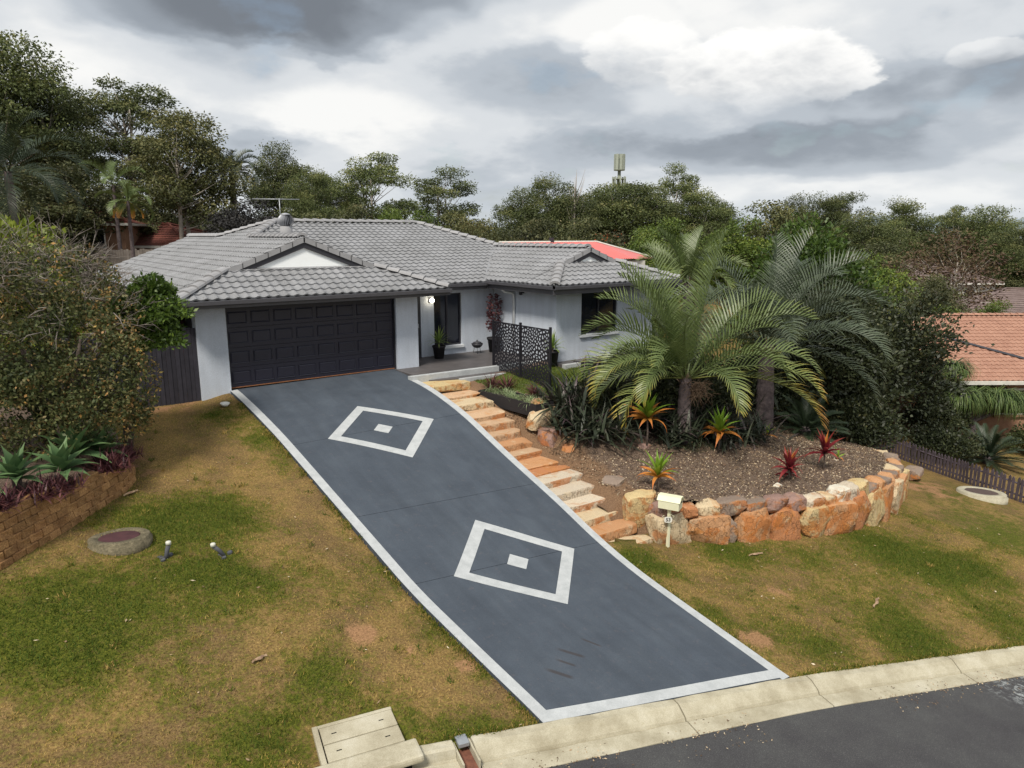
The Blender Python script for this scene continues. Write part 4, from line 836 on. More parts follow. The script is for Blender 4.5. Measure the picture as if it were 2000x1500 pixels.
# spinning roof vent
pmat('vent_metal', (.36, .37, .40), (.30, .31, .33), scale=4, rough=.45, metal=.3)
t = thing('roof_ventilator', 'grey spinning turbine vent on the main roof above the garage gable', 'roof vent', (3.52, 5.0, 4.0))
link('collar', lathe_mesh('collar', [(.21, -.40), (.20, .22), (.17, .24)], 18), 'cap_grey', t)
for k in range(22):
    a = 2 * math.pi * k / 22; V = []
    for q in range(7):
        ph = q / 6; r_ = .13 + .15 * math.sin(math.pi * (.12 + .83 * ph)) ; z = .25 + .36 * ph
        for w_ in (-.5, .5): V.append((r_ * math.cos(a + w_ * .20 + ph * .25), r_ * math.sin(a + w_ * .20 + ph * .25), z + 0 * w_)) if w_ < 0 else V.append(((r_ - .045) * math.cos(a + w_ * .20 + ph * .25), (r_ - .045) * math.sin(a + w_ * .20 + ph * .25), z))
    link('vane', mesh('vane', V, [(2 * q, 2 * q + 1, 2 * q + 3, 2 * q + 2) for q in range(6)], True), 'vent_metal', t)
link('cap', lathe_mesh('cap', [(.16, .60), (.15, .63), (.08, .66), (.01, .67)], 18), 'vent_metal', t); link('core', lathe_mesh('core', [(.12, .22), (.16, .4), (.12, .6)], 12), 'charcoal', t)
# television aerial
t = thing('tv_aerial', 'thin television aerial standing behind the roof ridge', 'aerial', (4.2, 7.4, 4.3))
tube('mast', [(0, 0, 0), (0, 0, .95)], .018, 'galvanised', t, 6); tube('boom', [(-.85, .35, .92), (.65, -.27, .92)], .016, 'galvanised', t, 6)
for k in range(9): s_ = -.8 + k * .17; tube('element', [(s_ - .07, -s_ * .41 - .2, 0.945), (s_ + .07, -s_ * .41 + .2, 0.945)], .006, 'galvanised', t, 4)
# ---------------------------------------------------------------- fences
pmat('dark_paling', (.040, .038, .050), (.026, .025, .033), scale=5, rough=.8, rnd=.18, fine=.3)
pmat('picket_timber', (.105, .085, .105), (.06, .048, .058), scale=6, rough=.9, rnd=.2, fine=.4)
pmat('grey_paling', (.20, .175, .155), (.12, .105, .095), scale=4, rough=.95, rnd=.2)
t = thing('paling_fence', 'tall charcoal paling fence joining the garage corner behind the big shrub', 'fence', (-2.4, .02, -.2))
pal = [bm_mesh('paling', box_bm(-.049, .049, -.009, .009, 0, 1.9 + .012 * q)) for q in range(3)]
for k in range(34): link('paling', pal[k % 3], 'dark_paling', t, (1.58 - k * .104, (.012 if k % 2 else 0), -.03), (0, 0, R(random.Random(k).uniform(-1, 1))))
for z in (.3, 1.0, 1.6): box('rail', (-2, 1.62, .025, .065, z - .04, z + .04), 'dark_paling', t)
t = thing('picket_fence', 'low weathered picket fence along the side boundary', 'fence', (21, -11.6, -4.5))
FP = np.array([(23.4, -4.2), (22.8, -6.54), (22.4, -7.8), (21.46, -9.95), (20.98, -11.6), (20.5, -13.4), (20.1, -15.4)]); fd_ = np.r_[0, np.cumsum(np.hypot(*np.diff(FP, axis=0).T))]
pk = mesh('picket', [(-.045, -.01, 0), (.045, -.01, 0), (.045, -.01, .72), (0, -.01, .79), (-.045, -.01, .72), (-.045, .01, 0), (.045, .01, 0), (.045, .01, .72), (0, .01, .79), (-.045, .01, .72)], [(0, 1, 2, 3, 4), (9, 8, 7, 6, 5), (0, 5, 6, 1), (1, 6, 7, 2), (2, 7, 8, 3), (3, 8, 9, 4), (4, 9, 5, 0)])
rails = [[], []]
for k in range(int(fd_[-1] / .145)):
    s_ = k * .145; x = np.interp(s_, fd_, FP[:, 0]); y = np.interp(s_, fd_, FP[:, 1]); x2 = np.interp(s_ + .1, fd_, FP[:, 0]); y2 = np.interp(s_ + .1, fd_, FP[:, 1]); a = math.atan2(y2 - y, x2 - x); z = float(lawn_z(x, y)); rn = random.Random(k)
    link('picket', pk, 'picket_timber', t, (x - 21, y + 11.6, z + 4.5 + rn.uniform(-.03, .01)), (R(rn.uniform(-2, 2)), R(rn.uniform(-2, 2)), a))
    if k % 12 == 0:
        for q, h in enumerate((.2, .58)): rails[q].append((x - 21 + .03, y + 11.6, z + 4.5 + h))
for r_ in rails: tube('rail', r_, .03, 'picket_timber', t, 4, False)
# ---------------------------------------------------------------- letterbox
pmat('cream_metal', (.74, .73, .53), (.68, .67, .47), scale=5, rough=.5); pmat('plate_white', (.75, .74, .68), rough=.6); pmat('ink', (.02, .02, .02), rough=.7)
mz = float(lawn_z(6.28, -9.5)); t = thing('letterbox', 'cream metal letterbox on a post with a number plate in front of the boulders', 'letterbox', (6.28, -9.5, mz))
box('post', (-.028, .028, -.028, .028, -.15, .90), 'cream_metal', t)
bx = link('box', None, None, t, (.02, 0, .90), (0, 0, R(-66)), (1.12, 1.2, 1.15))
PB = [(-.115, 0), (.115, 0), (.125, .15), (.06, .235), (-.06, .235), (-.125, .15)]
V = [(x, p[0], p[1]) for x in (-.2, .2) for p in PB]
link('shell', mesh('shell', V, [tuple(range(5, -1, -1)), tuple(range(6, 12))] + [(i, (i + 1) % 6, 6 + (i + 1) % 6, 6 + i) for i in range(6)]), 'cream_metal', bx)
V = [(x, p[0] * 1.08, p[1] + .008) for x in (-.225, .225) for p in (PB[2], PB[3], PB[4], PB[5])] + [(x, p[0] * .98, p[1] - .006) for x in (-.225, .225) for p in (PB[2], PB[3], PB[4], PB[5])]
link('lid', mesh('lid', V, [(0, 1, 5, 4), (1, 2, 6, 5), (2, 3, 7, 6), (8, 12, 13, 9), (9, 13, 14, 10), (10, 14, 15, 11), (0, 8, 9, 1), (1, 9, 10, 2), (2, 10, 11, 3), (4, 5, 13, 12), (5, 6, 14, 13), (6, 7, 15, 14), (0, 4, 12, 8), (3, 11, 15, 7)]), 'cream_metal', bx)
box('slot', (.2005, .204, -.08, .08, .12, .145), 'dark_gap', bx)
pl = link('number_plate', None, None, t, (-.115, -.075, .68), (0, 0, R(-37)))
V = [(.085 * (abs(math.cos(a)) ** .6) * (1 if math.cos(a) > 0 else -1), y, .065 * (abs(math.sin(a)) ** .6) * (1 if math.sin(a) > 0 else -1)) for y in (-.006, .006) for a in [2 * math.pi * i / 20 for i in range(20)]]
link('plate', mesh('plate', V, [tuple(range(20)), tuple(range(39, 19, -1))] + [(i, 20 + i, 20 + (i + 1) % 20, (i + 1) % 20) for i in range(20)]), 'plate_white', pl)
for s_ in (-1, 1): tube('scroll', [(.085 * s_, 0, .03), (.11 * s_, 0, .05), (.12 * s_, 0, .085), (.095 * s_, 0, .10), (.08 * s_, 0, .08)], .006, 'cream_metal', pl, 5)
tube('bracket', [(0, 0, .06), (0, .0, .10), (.09, .05, .10)], .007, 'cream_metal', pl, 5)
fc = bpy.data.curves.new('house_number', 'FONT'); fc.body = '53'; fc.size = .105; fc.align_x = 'CENTER'; fc.align_y = 'CENTER'; fc.extrude = .002; fc.offset = .002
tx = bpy.data.objects.new('number_text', fc); COL.objects.link(tx); bpy.context.view_layer.update()
fm = bpy.data.meshes.new_from_object(tx.evaluated_get(bpy.context.evaluated_depsgraph_get())); bpy.data.objects.remove(tx); fm.materials.clear()
link('house_number', fm, 'ink', pl, (0, -.009, 0), (math.pi / 2, 0, 0))
# ---------------------------------------------------------------- laser-cut privacy screen
pmat('screen_black', (.016, .015, .020), (.012, .012, .016), scale=4, rough=.5, spec=.4)
def clip(poly, p, n):
    o = []
    for i in range(len(poly)):
        a, b = poly[i], poly[(i + 1) % len(poly)]; da = (a - p) @ n; db = (b - p) @ n
        if da <= 0: o.append(a)
        if da * db < 0: o.append(a + (b - a) * da / (da - db))
    return o
def cut_panel(w, h, seed):
    rng = np.random.default_rng(seed); S_ = []
    while len(S_) < 215:
        p = rng.uniform((0, 0), (w, h))
        if all(np.hypot(*(p - q)) > .054 for q in S_): S_.append(p)
    V = []; F = []
    for i, p in enumerate(S_):
        a = rng.uniform(0, math.pi); poly = [np.array(q, float) for q in ((0, 0), (w, 0), (w, h), (0, h))]
        for j, q in enumerate(S_):
            if j != i and np.hypot(*(q - p)) < .45: poly = clip(poly, (p + q) / 2, q - p)
        if len(poly) < 3: continue
        c = np.mean(poly, 0); inner = [c + (q - c) * (.62 if min(q[0], q[1], w - q[0], h - q[1]) > .001 else .55) for q in poly]
        d = np.array([math.cos(a), math.sin(a)]); inner = [c + (q - c) - ((q - c) @ d) * d * .32 for q in inner]
        n = len(poly); b0 = len(V)
        for y in (-.0025, .0025):
            V += [(q[0], y, q[1]) for q in poly] + [(q[0], y, q[1]) for q in inner]
        for k in range(n):
            k2 = (k + 1) % n; F.append((b0 + k, b0 + k2, b0 + n + k2, b0 + n + k)); F.append((b0 + 2 * n + k, b0 + 3 * n + k, b0 + 3 * n + k2, b0 + 2 * n + k2)); F.append((b0 + n + k, b0 + n + k2, b0 + 3 * n + k2, b0 + 3 * n + k))
    return mesh('screen_panel', V, F)
t = thing('privacy_screen', 'black laser-cut leaf pattern privacy screen between posts on the terrace', 'screen', (7.55, -3.95, -.5))
for k in range(3): box('post', (-.03, .03, k * 1.36 - .03, k * 1.36 + .03, -.2, 1.95 - (.03 if k == 2 else 0)), 'screen_black', t)
for k in range(2):
    link('screen_panel', cut_panel(1.28, 1.76, 40 + k), 'screen_black', t, (0, k * 1.36 + .04, .09), (0, 0, math.pi / 2))
    for z in (.07, 1.86): box('frame_rail', (-.012, .012, k * 1.36 + .031, k * 1.36 + 1.329, z - .018, z + .018), 'screen_black', t)
# ---------------------------------------------------------------- planter box, pots, bowl
pmat('planter_black', (.022, .021, .024), rough=.7); pmat('potting_soil', (.035, .026, .02), scale=30, rough=1)
t = thing('planter_box', 'long low black planter box beside the stone steps', 'planter', (6.42, -3.8, -.70), R(4))
for nm, b_ in (('side', (-.32, -.29, -1.2, 1.2, 0, .34)), ('side', (.29, .32, -1.2, 1.2, 0, .34)), ('end', (-.289, .289, -1.2, -1.17, 0, .34)), ('end', (-.289, .289, 1.17, 1.2, 0, .34)), ('soil', (-.288, .288, -1.168, 1.168, .02, .29))): box(nm, b_, 'potting_soil' if nm == 'soil' else 'planter_black', t)
def pot(loc, label, r=.2, h=.4):
    t = thing('plant_pot', label, 'pot', loc)
    link('pot_body', lathe_mesh('pot_body', [(r * .72, 0), (r * .95, h * .86), (r * 1.06, h * .87), (r * 1.06, h), (r * .94, h), (r * .92, h * .9)], 20), 'planter_black', t)
    link('soil', lathe_mesh('soil', [(r * .9, h * .86), (.01, h * .88)], 14), 'potting_soil', t); return t
pot((6.85, .86, 0), 'black pot on the porch below the dark window', .21, .42)
pot((9.06, .85, 0), 'tall black pot in the porch corner', .24, .5)
pot((9.12, -2.2, 0), 'black pot at the corner of the right wing', .2, .42)
t = thing('fire_bowl', 'small black cast bowl on thin legs against the porch wall', 'bowl', (8.42, .95, 0))
link('bowl', lathe_mesh('bowl', [(.04, .18), (.13, .21), (.19, .29), (.20, .34), (.185, .34), (.12, .30)], 20), 'charcoal', t); link('lid', lathe_mesh('lid', [(.17, .342), (.12, .39), (.03, .41), (.03, .45), (.01, .46)], 16), 'charcoal', t)
for k in range(3): a = k * 2.094; tube('leg', [(.1 * math.cos(a), .1 * math.sin(a), .23), (.15 * math.cos(a), .15 * math.sin(a), 0)], .008, 'charcoal', t, 5)
t = thing('garden_edging', 'dark timber edging of the narrow bed under the right wing window', 'edging', (11.5, -2.75, -.2)); box('board', (-1.5, 2, -.03, .03, -.1, .22), 'planter_black', t); box('board_end', (-1.56, -1.5, -.03, .5, -.1, .22), 'planter_black', t); box('soil', (-1.495, 2, .035, .29, -.1, .19), 'potting_soil', t)
# ---------------------------------------------------------------- manholes, sprinkler posts, small litter
pmat('old_concrete', (.20, .17, .11), (.09, .08, .05), scale=7, rough=.95, fine=.5, fscale=30, bump=.6, bscale=40); pmat('maroon_lid', (.085, .035, .04), (.055, .024, .028), scale=9, rough=.85); pmat('light_concrete', (.45, .42, .32), (.34, .31, .23), scale=6, rough=.95, fine=.4); pmat('brown_lid', (.10, .07, .062), (.07, .05, .045), scale=9, rough=.9)
def manhole(x, y, r, h, mats, label, tilt):
    z = float(lawn_z(x, y)); t = thing('manhole', label, 'manhole', (x, y, z)); t.rotation_euler = tilt
    link('collar', lathe_mesh('collar', [(r * 1.06, -.2), (r * 1.06, h * .3), (r, h * .35), (r, h * .85), (r * .95, h), (r * .70, h), (r * .68, h - .02)], 32), mats[0], t)
    link('cover', lathe_mesh('cover', [(r * .68, h - .06), (r * .675, h - .018), (r * .6, h - .012), (.01, h - .01)], 28), mats[1], t)
manhole(-3.76, -6.9, .44, .085, ('old_concrete', 'maroon_lid'), 'mossy round concrete manhole with maroon cover on the left lawn', (R(-4), R(3), 0))
manhole(19.6, -10.84, .68, .16, ('light_concrete', 'brown_lid'), 'pale round concrete manhole by the picket fence', (R(-3), R(5), 0))
pmat('pipe_grey', (.10, .105, .12), (.06, .06, .07), scale=12, rough=.8); pmat('cap_white', (.62, .62, .55), (.5, .5, .43), scale=12, rough=.7)
for x, y, lab, tl in ((-3.25, -7.6, 'short grey riser pipe with white cap and rubble, nearer the manhole', .06), (-2.4, -7.75, 'short leaning grey riser pipe with white cap, nearer the drive', -.18)):
    z = float(lawn_z(x, y)); t = thing('riser_pipe', lab, 'pipe', (x, y, z), group='riser pipes on the left lawn')
    tube('pipe', [(0, 0, -.05), (tl * .5, .0, .11), (tl, 0, .21)], [.036, .032, .034], 'pipe_grey', t, 10); link('cap', lathe_mesh('cap', [(.04, 0), (.042, .045), (.034, .055), (.01, .06)], 12), 'cap_white', t, (tl, 0, .205))
    for k in range(5): rn = random.Random(k); link('rubble', rock_mesh('rubble', .07, .05, .05, 900 + k, 2, 4, .2, 2), 'pipe_grey', t, (rn.uniform(-.1, .1), rn.uniform(-.1, .08), .01))
t = thing('pet_bowl', 'small white dish lying on the lawn by the garage corner', 'dish', (-.45, -.95, float(lawn_z(-.45, -.95)) + .02)); link('dish', lathe_mesh('dish', [(.07, 0), (.115, .07), (.105, .072), (.06, .02)], 18), 'plate_white', t, rot=(R(8), 0, 0))
pmat('bark', (.42, .30, .19), (.16, .09, .06), scale=14, rough=.95)
def bark(x, y, L, a, label, c='bark'):
    z = float(lawn_z(x, y)); V = []; 
    for i in range(6):
        u = i / 5 - .5; w = .035 * (1 - abs(u) * 1.3); V += [(u * L, -w + .02 * math.sin(i * 2), .03 + .015 * math.sin(i)), (u * L, 0, .055 + .015 * math.sin(i)), (u * L, w + .02 * math.sin(i * 2), .03)]
    F = [(3 * i + j, 3 * i + 3 + j, 3 * i + 4 + j, 3 * i + 1 + j) for i in range(5) for j in range(2)]
    o = link('bark_strip', mesh('bark_strip', V, F, True), c, None, (x, y, z), (0, 0, a)); tag(o, label, 'bark', 'bark strips on the lawn')
bark(-2.72, -10.29, .24, .4, 'pale curled bark strip on the lawn left of the drive'); bark(8.47, -13.0, .5, .3, 'dark split bark strip on the lawn near the street'); bark(7.9, -10.6, .4, -.2, 'thin bark strip on the lawn below the boulder wall'); bark(-3.3, -5.15, .35, .7, 'pale bark strip at the foot of the block wall')
# ---------------------------------------------------------------- plants near the house
leafmat('agave_leaf', [(0, (.16, .25, .11)), (.5, (.09, .165, .07)), (1, (.14, .22, .085))], .5, .2)
leafmat('rhoeo_leaf', [(0, (.022, .028, .020)), (.5, (.036, .048, .028)), (.8, (.06, .07, .045)), (1, (.09, .06, .07))], .45, .15)
leafmat('cordy_green', [(0, (.34, .24, .04)), (.35, (.24, .34, .035)), (1, (.20, .38, .04))], .45, .35)
leafmat('cordy_orange', [(0, (.30, .20, .05)), (.4, (.62, .28, .05)), (1, (.66, .20, .06))], .5, .35)
leafmat('cordy_red', [(0, (.08, .018, .024)), (.6, (.22, .026, .036)), (1, (.38, .07, .05))], .42, .3)
leafmat('maroon_leaf', [(0, (.05, .02, .025)), (.6, (.13, .045, .05)), (1, (.22, .09, .08))], .5, .25)
leafmat('spider_leaf', [(0, (.14, .22, .08)), (.5, (.28, .36, .18)), (1, (.45, .50, .32))], .5, .3)
leafmat('yucca_leaf', [(0, (.14, .20, .05)), (.5, (.20, .30, .07)), (1, (.34, .36, .10))], .5, .3)
leafmat('palm_leaf', [(0, (.088, .125, .042)), (.45, (.122, .165, .054)), (.66, (.18, .205, .056)), (.80, (.38, .31, .06)), (1, (.50, .24, .06))], .42, .15, spec=.45)
leafmat('palm_leaf_dark', [(0, (.062, .082, .052)), (.5, (.086, .112, .070)), (.8, (.13, .145, .08)), (1, (.34, .25, .09))], .42, .15, spec=.45)
leafmat('cycad_leaf', [(0, (.020, .034, .018)), (.6, (.035, .055, .028)), (1, (.085, .075, .035))], .45, .15)
leafmat('shrub_leaf', [(0, (.030, .042, .016)), (.25, (.066, .088, .030)), (.5, (.12, .13, .046)), (.68, (.20, .165, .07)), (.80, (.34, .20, .085)), (.91, (.50, .28, .085)), (1, (.62, .44, .12))], .6, .25)
leafmat('lush_leaf', [(0, (.022, .042, .009)), (.5, (.058, .105, .018)), (1, (.14, .21, .036))], .45, .3)
leafmat('hedge_leaf', [(0, (.014, .019, .011)), (.5, (.034, .044, .020)), (.85, (.062, .075, .032)), (1, (.12, .12, .05))], .5, .15)
leafmat('bush_leaf0', [(0, (.03, .04, .015)), (.5, (.07, .09, .03)), (1, (.16, .16, .06))], .6, .2)
leafmat('lime_leaf', [(0, (.10, .13, .02)), (.5, (.22, .27, .03)), (1, (.40, .42, .06))], .5, .35)
leafmat('purple_leaf', [(0, (.035, .016, .02)), (.6, (.085, .026, .036)), (1, (.17, .07, .065))], .5, .2)
leafmat('ponytail_leaf', [(0, (.045, .075, .025)), (.5, (.09, .145, .04)), (1, (.17, .22, .075))], .5, .25)
pmat('palm_trunk', (.14, .11, .11), (.055, .045, .048), scale=9, rough=.95, bump=.6, bscale=40); pmat('woody', (.15, .12, .10), (.08, .06, .05), scale=12, rough=.95); pmat('gum_bark', (.40, .36, .31), (.24, .21, .185), scale=1.2, rough=.9); pmat('dead_twig', (.33, .29, .26), (.21, .18, .16), scale=6, rough=.95); pmat('fibre', (.22, .15, .10), (.12, .08, .055), scale=20, rough=1)
def strap(name, L, W_, droop, seg=7, fold=.35, tip=.08, base=.5, t0=.2, t1=.9, wavy=0.):
    V = []; F = []; T = []; x = z = 0.; a = 0.
    for i in range(seg + 1):
        s_ = i / seg; w = W_ * (base + (1 - base) * math.sin(math.pi * min(1, s_ * 1.15 + .08)) ** .8) * (1 if s_ < .55 else max(tip, 1 - ((s_ - .55) / .45) ** 1.6))
        fz = fold * w * (1 - .4 * s_); wz = wavy * math.sin(i * 2.1)
        V += [(x, -w, z + fz + wz), (x, 0, z), (x, w, z + fz - wz)]; T += [t0 + (t1 - t0) * s_] * 3
        a -= droop / seg * (.4 + 1.2 * s_); x += L / seg * math.cos(a); z += L / seg * math.sin(a)
    for i in range(seg):
        for j in range(2): F.append((3 * i + j, 3 * i + 3 + j, 3 * i + 4 + j, 3 * i + 1 + j))
    return mesh(name, V, F, True, T)
def put_leaf(me, mat, parent, base, az, elev, sc=1., roll=0.):
    return link('leaf', me, mat, parent, base, (roll, -elev, az), (sc, sc, sc))
def many_straps(spec, seed):
    """joined strap leaves: rows of base, az, elev, length, width, droop, tint"""
    V = []; F = []; T = []
    for (b, az, el_, L, w, dr, tn) in spec:
        x = z = 0.; a = el_; o = len(V); ca, sa = math.cos(az), math.sin(az); n = 4
        for i in range(n + 1):
            s_ = i / n; ww = w * (.55 + .45 * math.sin(math.pi * min(1, s_ + .15))) * (1 - s_ ** 2.2 * .93)
            V += [(b[0] + ca * x + sa * ww, b[1] + sa * x - ca * ww, b[2] + z), (b[0] + ca * x - sa * ww, b[1] + sa * x + ca * ww, b[2] + z)]; T += [min(1, max(0, tn + .25 * (s_ - .4)))] * 2
            a -= dr / n * (.5 + s_); x += L / n * math.cos(a); z += L / n * math.sin(a)
        F += [(o + 2 * i, o + 2 * i + 1, o + 2 * i + 3, o + 2 * i + 2) for i in range(n)]
    return V, F, T
def strap_clump(name, label, cat, loc, n, L, w, seed, mat, elev=(.2, 1.4), droop=(.4, 1.4), spread=.1, group=None, h=0.):
    rn = random.Random(seed); t = thing(name, label, cat, loc, group=group)
    sp = [((rn.gauss(0, spread), rn.gauss(0, spread), rn.uniform(0, h)), rn.uniform(0, 6.283), rn.uniform(*elev), L * rn.uniform(.65, 1.15), w * rn.uniform(.8, 1.2), rn.uniform(*droop), rn.random()) for _ in range(n)]
    V, F, T = many_straps(sp, seed); link('foliage', mesh('foliage', V, F, True, T), mat, t)
    if h: tube('stem', [(0, 0, -.05), (0, 0, h)], .03, 'woody', t, 6)
    return t
def M0(x, y): return (x, y, float(mound_z(x, y)))
def L0(x, y): return (x, y, float(lawn_z(x, y)))
# agaves
ag = [strap('leaf', .74, .125, d, 8, .45, .04, .38, .1, .95) for d in (.25, .6, 1.0)]
def agave(x, y, z, s_, lab, seed):
    rn = random.Random(seed); t = thing('agave', lab, 'agave', (x, y, z), group='agaves along the block wall')
    for k in range(19):
        f_ = k / 18; put_leaf(ag[min(2, int(f_ * 3))], 'agave_leaf', t, (0, 0, .12 - .05 * f_), k * 2.4 + rn.uniform(-.2, .2), R(78 - 62 * f_) + rn.uniform(-.08, .08), s_ * rn.uniform(.85, 1.1))
    link('stem', lathe_mesh('stem', [(.06, -.15), (.07, .1), (.03, .17)], 8), 'woody', t)
def W0(x, y, dz=0.): return (x, y, float(max(bed_z(np.array(x), np.array(y)), lawn_z(x, y))) + dz)
for k, (x, y, s_, lab) in enumerate(((-4.32, -5.72, 0.8, 'large pale green agave overhanging the block wall'), (-4.95, -6.10, 0.78, 'pale green agave between two others above the block wall'), (-5.5, -6.45, .8, 'pale green agave cut by the left edge of the photo'), (-4.05, -4.75, .95, 'smaller agave tucked behind under the big shrub'), (-3.6, -4.55, .7, 'small agave nearest the end of the block wall'))):
    agave(*W0(x, y, .12), s_, lab, k)
def leafy(name, label, cat, loc, r, n, ls, mat, seed, group=None, lift=0., shift=(0, 0), flat=.75, up=.6, tint=(0, 1), stems=5, lumps=9, hollow=.55):
    """shrub: short stems and a foliage mass made of leaf clumps"""
    rng = np.random.default_rng(seed); t = thing(name, label, cat, loc, group=group)
    c = rng.normal(size=(lumps, 3)); c = unit(c) * rng.uniform(.35, .8, (lumps, 1)); c[:, 2] = np.abs(c[:, 2]) * flat + .25
    c *= np.array([r[0], r[1], r[2]]) * .85; c[:, 2] += lift; c[:, :2] += np.array(shift); lr = rng.uniform(.35, .6, lumps) * min(r) ; tl = rng.random(lumps)
    i = rng.integers(0, lumps, n); d = unit(rng.normal(size=(n, 3))); d[:, 2] = np.abs(d[:, 2]) * .8 + d[:, 2] * .35
    C = c[i] + d * (lr[i] * (rng.uniform(hollow, 1.0, n) ** .6 + np.abs(rng.normal(0, .16, n))))[:, None] * np.array([1, 1, .85]); C[:, 2] = np.maximum(C[:, 2], .02)
    D = d * .7 + rng.normal(0, .6, (n, 3)) + np.array([0, 0, .15])
    V, F = leaf_arrays(C, D, ls * rng.uniform(.7, 1.4, n), ls * .28 * rng.uniform(.7, 1.3, n), rng)
    tn = np.clip(tint[0] + (tint[1] - tint[0]) * (.55 * tl[i] + .6 * rng.random(n) - .08), 0, 1)
    link('foliage', mesh('foliage', V, F, tint=np.repeat(tn, 4)), mat, t)
    rn = random.Random(seed)
    for k in range(stems):
        q = c[k % lumps]; tube('stem', [(rn.uniform(-.05, .05), rn.uniform(-.05, .05), -.1), (q[0] * .3, q[1] * .3, q[2] * .45), tuple(q)], [.05 * max(.5, r[2]), .035 * max(.5, r[2]), .012], 'woody', t, 6)
    return t
# purple border plants along the block wall
for k, (x, y, s_, lab) in enumerate(((-5.25, -6.85, .30, 'maroon strap-leaved border plant at the left end of the block wall'), (-4.72, -6.42, .27, 'dark maroon border plant below the agaves'), (-4.45, -6.08, .24, 'small dark border plant hanging over the block wall'), (-3.55, -5.0, .33, 'purple border plant at the curve of the block wall'), (-3.35, -4.45, .30, 'maroon border plant near the end of the block wall'), (-3.2, -4.0, .24, 'low brown border plant at the end of the block wall'))):
    strap_clump('border_plant', lab, 'border plant', W0(x, y, .02), 240, s_ * 1.35, .015, 60 + k, 'purple_leaf', (.1, 1.5), (.3, 1.2), .12, 'maroon plants along the block wall')
# ---- big shrub by the fence
rng = np.random.default_rng(77)
t = thing('big_shrub', 'huge rounded shrub with rusty yellow leaves and bare grey twigs by the fence', 'shrub', W0(-4.12, -3.25))
lump = np.array([(0, 0, 2.2, 1.55, 1.7), (-1.0, .3, 2.4, 1.35, 1.6), (.75, .35, 2.0, 1.05, 1.5), (.3, -.7, 1.6, 1.2, 1.25), (-.9, -.6, 1.7, 1.2, 1.3), (.85, -.2, 1.15, .95, 1.0), (-1.9, 0, 2.1, 1.2, 1.7), (-.2, .3, 3.1, 1.25, 1.0), (.55, .6, 2.9, .9, .95), (-1.3, -.2, 3.1, 1.1, .95), (-2.3, -.5, 1.6, 1.0, 1.4), (.2, -.8, 1.0, 1.0, .8), (-1.2, -.9, 1.05, 1.0, .8), (.95, -.15, .55, .75, .6), (.6, -.7, .5, .8, .55), (-.2, -1.0, .6, .8, .6)])
n = 76000; i = rng.choice(len(lump), n, p=lump[:, 3] ** 2 / (lump[:, 3] ** 2).sum()); d = unit(rng.normal(size=(n, 3)))
C = lump[i, :3] + d * np.c_[lump[i, 3], lump[i, 3], lump[i, 4]] * (rng.uniform(.45, 1.03, n) ** .5)[:, None]
hole = np.array([noise.noise(Vector(p) * 1.7) for p in C]); fine = np.array([noise.noise(Vector(p) * 5.0) for p in C]); k = (C[:, 2] > .12) & (hole + fine * .9 > -.14); C, d, hole = C[k], d[k], hole[k]; n = len(C)
top = np.clip((C[:, 2] - 2.2) / 1.4, 0, 1); k = rng.random(n) > top * .35; C, d = C[k], d[k]; n = len(C)
pt = np.array([noise.noise(Vector(p) * 1.15 + Vector((9, 3, 1))) for p in C]); pf = np.array([noise.noise(Vector(p) * 2.6 + Vector((2, 8, 1))) for p in C])
tn = .36 + .16 * rng.normal(size=n) + .30 * pt + .45 * np.maximum(pf - .12, 0) * 1.6 + .30 * np.clip(C[:, 0] - .6, 0, 1) * (rng.random(n) < .5)
V, F = leaf_arrays(C, d * .5 + rng.normal(0, .7, (n, 3)), rng.uniform(.045, .10, n), rng.uniform(.014, .028, n), rng)
link('foliage', mesh('foliage', V, F, tint=np.repeat(np.clip(tn, 0, 1), 4)), 'shrub_leaf', t)
ch = []; rn = random.Random(4)
for q in range(520):
    b_ = lump[rn.choice((0, 1, 2, 6, 7, 7, 8, 8, 9, 9))]; dd = Vector((rn.gauss(0, 1), rn.gauss(0, 1) - .5, abs(rn.gauss(.5, .7)))).normalized()
    p = Vector(b_[:3]) + Vector((dd.x * b_[3], dd.y * b_[3], dd.z * b_[4])) * rn.uniform(.7, .95); d2 = (dd + Vector((rn.gauss(0, .6), rn.gauss(0, .6), rn.gauss(.1, .5)))).normalized(); L = rn.uniform(.2, .6)
    ch.append(([p, p + d2 * L * .5, p + d2 * L + Vector((rn.gauss(0, .07), rn.gauss(0, .07), -.05))], [.010, .007, .003]))
    for _ in range(3):
        e = p + d2 * L * rn.uniform(.3, .9); d3 = (d2 + Vector((rn.gauss(0, .7), rn.gauss(0, .7), rn.gauss(0, .5)))).normalized(); ch.append(([e, e + d3 * L * .5], [.004, .0015]))
o = link('dead_twigs', tubes_mesh('dead_twigs', ch, 3), 'dead_twig', t); o['kind'] = 'stuff'
for k in range(6):
    a = k * 1.05; tube('stem', [(.15 * math.cos(a), .15 * math.sin(a), -.2), (.4 * math.cos(a), .4 * math.sin(a), .9), (.9 * math.cos(a), .8 * math.sin(a), 2.1)], [.09, .06, .025], 'woody', t, 7)
leafy('lush_shrub', 'bright green glossy shrub growing out beside the grey roof eave', 'shrub', (-2.9, -2.7, -.35), (.85, .8, 2.0), 15000, .10, 'lush_leaf', 31, lift=1.55, shift=(.62, .35), lumps=34, flat=1.0)
leafy('dark_shrub', 'dark purple-leaved shrub in the shade behind the paling fence', 'shrub', (-1.75, 1.2, -.3), (1.0, .9, 2.75), 16000, .12, 'purple_leaf', 32, lumps=14, flat=1.0)
leafy('dark_shrub', 'dark shrub further back in the side yard', 'shrub', (-2.2, 3.4, -.2), (1.5, 1.2, 2.8), 14000, .13, 'hedge_leaf', 39, lumps=16, flat=1.0)
